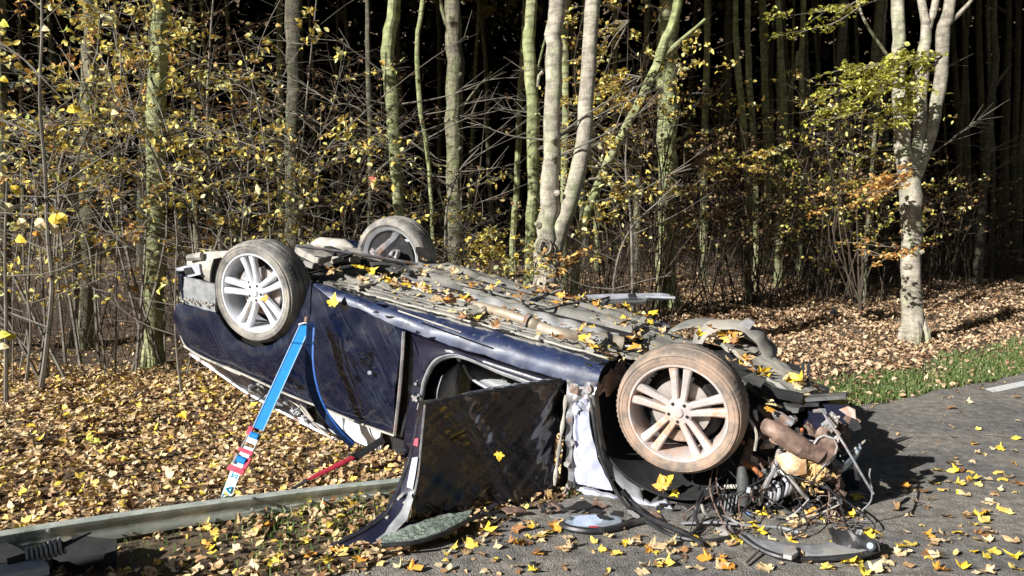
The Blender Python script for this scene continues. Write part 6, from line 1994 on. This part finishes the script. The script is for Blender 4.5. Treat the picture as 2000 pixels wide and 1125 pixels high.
gp = empty('grey_channel_piece', q0, label='pale grey channel section cut by the lower left picture corner', cat='fragment')
for k, (ya, yb, z_) in enumerate(((1094, 1108, .16), (1112, 1128, .11))):
    MB().poly([G(x, y, z_) - q0 for x, y in [(-60, ya + 24), (20, ya + 4), (66, ya - 6), (92, ya + 4), (96, yb - 2), (20, yb + 12), (-60, yb + 30)]], (0, 0, -.035)).build('channel_flange', 'lightp', gp)
MB().box(G(20, 1116, .07) - q0, (.30, .12, .07)).build('channel_web', 'blackm', gp)
dk = G(150, 1112, .02)
o = MB().poly([Vector(p) for p in ((-.12, 0, 0), (.0, -.03, 0), (.17, .02, 0), (.14, .09, .03), (-.05, .1, .05))], (0, 0, .07)).build('plastic_fragment', 'blackm', None, label='flat black plastic piece right of the pale grey channel section', cat='fragment')
o.location = dk

# ------------------------------------------------------------------ single fallen leaves
def leaf_variants():
    out = []
    for k in range(7):
        v, f = maple_leaf(random.Random(k).uniform(-.3, .8), 100 + k)
        me = bpy.data.meshes.new('maple_leaf')
        me.from_pydata([tuple(p) for p in v], [], [tuple(int(i) for i in q) for q in f])
        out.append(me)
    return out


LV = leaf_variants()
_lm = {}


def leaf_obj(pos, size, color, nrm=Vector((0, 0, 1)), label='', group='', tilt=.25, rr=random.Random(77)):
    key = (rr.randrange(len(LV)), color)
    if key not in _lm:
        me = LV[key[0]].copy(); me.materials.clear(); me.materials.append(M['leaf_' + color]); _lm[key] = me
    o = bpy.data.objects.new('maple_leaf', _lm[key])
    q = nrm.to_track_quat('Z', 'Y')
    from mathutils import Euler
    e = Euler((rr.gauss(0, tilt), rr.gauss(0, tilt), 0)).to_quaternion() @ Euler((0, 0, rr.uniform(0, 6.28))).to_quaternion()
    o.rotation_mode = 'QUATERNION'
    o.rotation_quaternion = q @ e
    o.location = pos
    o.scale = (size, size * rr.uniform(.8, 1.1), size)
    return link(o, None, label=label, cat='leaf', group=group)


lr = random.Random(31)
colw = ['yellow', 'yellow', 'orange', 'tan', 'tan', 'pale', 'orange', 'brown']
cl = [(640, 532, 2), (690, 522, 3), (655, 536, 2), (720, 528, 2), (824, 520, 2), (860, 528, 1), (774, 538, 2), (800, 537, 2), (740, 545, 2), (760, 556, 5), (785, 562, 6), (815, 568, 5), (835, 570, 3), (700, 546, 1), (702, 555, 1),
      (897, 543, 3), (870, 577, 2), (880, 590, 3), (845, 588, 2), (912, 590, 3), (930, 560, 3), (950, 567, 3), (965, 562, 2), (905, 630, 2), (895, 622, 3), (925, 635, 1), (985, 612, 3), (1005, 625, 3), (1030, 630, 2), (955, 625, 1),
      (1025, 574, 3), (1050, 570, 4), (1065, 572, 3), (1100, 586, 3), (1120, 590, 3), (1140, 584, 2), (1075, 598, 2), (1040, 680, 3), (1020, 665, 2), (1042, 668, 2), (1090, 683, 2), (1085, 660, 1), (1120, 702, 1), (1130, 662, 2), (1145, 672, 2), (1105, 655, 1),
      (1165, 685, 3), (1178, 707, 3), (1195, 708, 2), (1222, 640, 3), (1218, 625, 3), (1250, 622, 2), (1240, 660, 3), (1230, 668, 2), (1262, 632, 1), (1290, 655, 1), (1270, 620, 1), (1195, 606, 2), (1225, 605, 1), (1300, 665, 1), (1255, 690, 2), (975, 640, 1), (1010, 590, 1), (1160, 600, 2)]
M3 = M_CAR.to_3x3()
upn = (M3 @ Vector((0, 0, 1))).normalized()
for (px, py, cnt_) in cl:
    for k in range(cnt_ if cnt_ < 4 else cnt_ - 1):
        q = on_floor(px + lr.gauss(0, 7), py + lr.gauss(0, 3.5), .028)
        if not (.3 < q.x < 2.9 and .05 < q.y < 1.85): continue
        q.z += .022 + k * .006
        c_ = lr.choice(colw)
        w1 = 'near the rear axle' if q.x < .8 else ('behind the midpoint' if q.x < 1.3 else ('past the midpoint' if q.x < 1.9 else 'near the front wheel'))
        w2 = 'sill side' if q.y < .5 else ('exhaust side' if q.y < 1.05 else 'far side')
        leaf_obj(M_CAR @ q, lr.uniform(.045, .085), c_, upn, f'{c_} maple leaf on the upturned car floor, {w2}, {w1}', f'{c_} leaves on the upturned car floor, {w2}, {w1}', .28)
n = 420
V0 = []
for k in range(n):
    a_ = lr.uniform(.5, 2.75); b_ = lr.uniform(.12, 1.75)
    if lr.random() < .55:
        px, py, _c = lr.choice(cl); q_ = on_floor(px + lr.gauss(0, 14), py + lr.gauss(0, 7), .028); a_, b_ = q_.x, q_.y
    if not (.45 < a_ < 2.7 and .1 < b_ < 1.78): continue
    V0.append(tuple(M_CAR @ Vector((a_, b_, floor_c(a_, b_) + .042))))
V0 = np.array(V0); n = len(V0)
V, F, T = scatter(V0, rng.uniform(.018, .045, n), np.abs(rng.normal(.15, .3, n)), OV + MAP[:3], rng.beta(2.2, 1.1, n))
fast_mesh('small_leaf_scraps', V, F, 'litter', T, kind='stuff', label='small leaf scraps sprinkled over the upturned car floor', cat='leaf litter')
# leaves on the nose, tyre and far arch
for (px, py, b_, cnt_) in [(1420, 655, 1.3, 9), (1440, 665, 1.1, 7), (1440, 710, .9, 4), (1455, 705, .9, 4), (1475, 718, .9, 4), (1500, 735, .9, 3), (1350, 632, 1.2, 2), (1545, 735, .85, 4), (1560, 750, .8, 5), (1580, 760, .75, 3), (1500, 795, .22, 2), (1512, 785, .3, 1), (1375, 645, 1.0, 2)]:
    for k in range(cnt_):
        q = M_CAR @ L(px + lr.gauss(0, 9), py + lr.gauss(0, 5), b_ + lr.uniform(-.05, .05))
        c_ = lr.choice(colw)
        leaf_obj(q, lr.uniform(.045, .08), c_, upn, f'{c_} maple leaf caught on the wrecked nose of the car', f'{c_} leaves on the car nose', .4)
# single leaves that stand out
for (px, py, Y_, sz, c_, lb) in [(650, 593, 5.0, .075, 'yellow', 'single bright yellow maple leaf stuck to the sill above the rear door'),
                                 (975, 887, 4.15, .05, 'yellow', 'small yellow leaf stuck on the open driver door'),
                                 (1293, 950, 4.25, .085, 'orange', 'large orange leaf in the wheel arch below the front wheel'),
                                 (1320, 962, 4.3, .05, 'yellow', 'small yellow leaf right of the orange one below the front wheel'),
                                 (1302, 940, 4.27, .06, 'yellow', 'yellow leaf above the large orange one below the front wheel'),
                                 (730, 350, 7.9, .09, 'red', 'reddish leaf hanging alone in the twigs above the axle'),
                                 (520, 583, 5.2, .05, 'orange', 'orange leaf lying inside the near rear rim')]:
    leaf_obj(P(px, py, Y_), sz, c_, Vector((-.3, -1, .35)), lb, None, .2)
# road and verge leaves
dens = [((1080, 1400), (1035, 1085), 9), ((1180, 1700), (1060, 1120), 12), ((1650, 2000), (940, 1125), 26), ((1750, 2000), (870, 960), 8), ((1830, 2000), (760, 880), 4), ((640, 1080), (1040, 1120), 16), ((380, 760), (1020, 1120), 14),
        ((540, 800), (960, 1030), 9), ((1430, 1720), (1005, 1075), 14), ((880, 1110), (1020, 1070), 6), ((0, 640), (800, 1000), 14)]
xs_, ys_ = [], []
for (xa, xb), (ya, yb), n_ in dens:
    for k in range(int(n_ * 2.4)):
        q = G(lr.uniform(xa, xb), lr.uniform(ya, yb), 0)
        xs_.append(q.x); ys_.append(q.y)
xs_ = np.array(xs_); ys_ = np.array(ys_); n = len(xs_)
V, F, T = scatter(np.stack([xs_, ys_, np.maximum(gh(xs_, ys_), 0) + .010], -1), rng.uniform(.03, .065, n), np.abs(rng.normal(0, .25, n)), MAP, rng.beta(2.2, 1.1, n))
fast_mesh('scattered_leaves', V, F, 'litter', T, kind='stuff', label='loose maple leaves strewn over the road edge and verge', cat='leaf litter')
place = {0: 'on the asphalt below the front pillar', 1: 'on the road in front of the torn bumper', 2: 'scattered on the road at the lower right', 3: 'on the open road beyond the shadow', 4: 'far out on the bare road', 5: 'on the road edge in front of the open door',
         6: 'on the verge in front of the guardrail', 7: 'on the grass beside the guardrail end', 8: 'among the torn cables and bumper', 9: 'under the open door edge', 10: 'on the litter behind the guardrail'}
for i, ((xa, xb), (ya, yb), n_) in enumerate(dens):
    for k in range(n_):
        px, py = lr.uniform(xa, xb), lr.uniform(ya, yb)
        q = G(px, py, 0)
        g = max(ghf(q.x, q.y), 0.0)
        if i == 10: g += .05
        c_ = lr.choice(colw if i != 10 else ['yellow', 'yellow', 'orange', 'lime', 'pale'])
        leaf_obj(Vector((q.x, q.y, g + .014)), lr.uniform(.04, .078), c_, Vector((0, 0, 1)), f'{c_} maple leaf {place[i]}', f'{c_} leaves {place[i]}', .22)

# near hanging twigs with big yellow leaves, left edge
def near_bough(lab, trace, leaves, dp):
    p0 = P(*trace[0], dp)
    root = empty('hanging_bough', p0, label=lab, cat='branch')
    MB().tube(smooth_line([P(x, y, dp) - p0 for x, y in trace], 20), [.004] * 10 + [.003] * 6 + [.0015] * 4, 5, cap=False).build('twig', 'twig', root)
    v, f = oval_leaf(.5, .15)
    v = v * np.array([1, 1.15, 1])
    for (x, y, s_, c_, ang) in leaves:
        me = bpy.data.meshes.new('leaf')
        me.from_pydata([tuple(p) for p in v * s_], [], [tuple(int(i) for i in q) for q in f])
        me.materials.append(M['leaf_' + c_])
        o = bpy.data.objects.new('leaf', me)
        o.location = P(x, y, dp - .01) - p0
        o.rotation_euler = (math.radians(70), math.radians(-ang), math.radians(lr.uniform(-30, 30)))
        link(o, root)


near_bough('near twig with broad bright yellow leaves in front of the left thicket', [(-40, 415), (10, 416), (60, 420), (100, 417), (135, 440)],
           [(10, 395, .06, 'pale', -60), (36, 425, .06, 'pale', -60), (70, 425, .07, 'pale', -50), (92, 425, .075, 'yellow', -10), (112, 415, .065, 'yellow', -50), (30, 462, .06, 'yellow', -20), (20, 362, .06, 'yellow', -40), (100, 435, .06, 'pale', -65), (62, 455, .04, 'orange', -10)], 3.9)
near_bough('near twig end with two lime leaves at the left edge, low', [(-40, 665), (-10, 660), (20, 655)],
           [(-5, 655, .06, 'lime', 10), (8, 660, .055, 'yellow', 10), (-4, 675, .05, 'pale', -5)], 3.9)
near_bough('single twig with a large pale yellow leaf near the grey-brown trunk', [(-40, 60), (40, 110), (100, 170), (140, 212)],
           [(128, 215, .085, 'yellow', 10), (80, 55, .05, 'pale', -10), (0, 40, .06, 'lime', -30), (0, 150, .05, 'yellow', -30), (215, 370 - 150, .05, 'pale', 0)], 4.6)
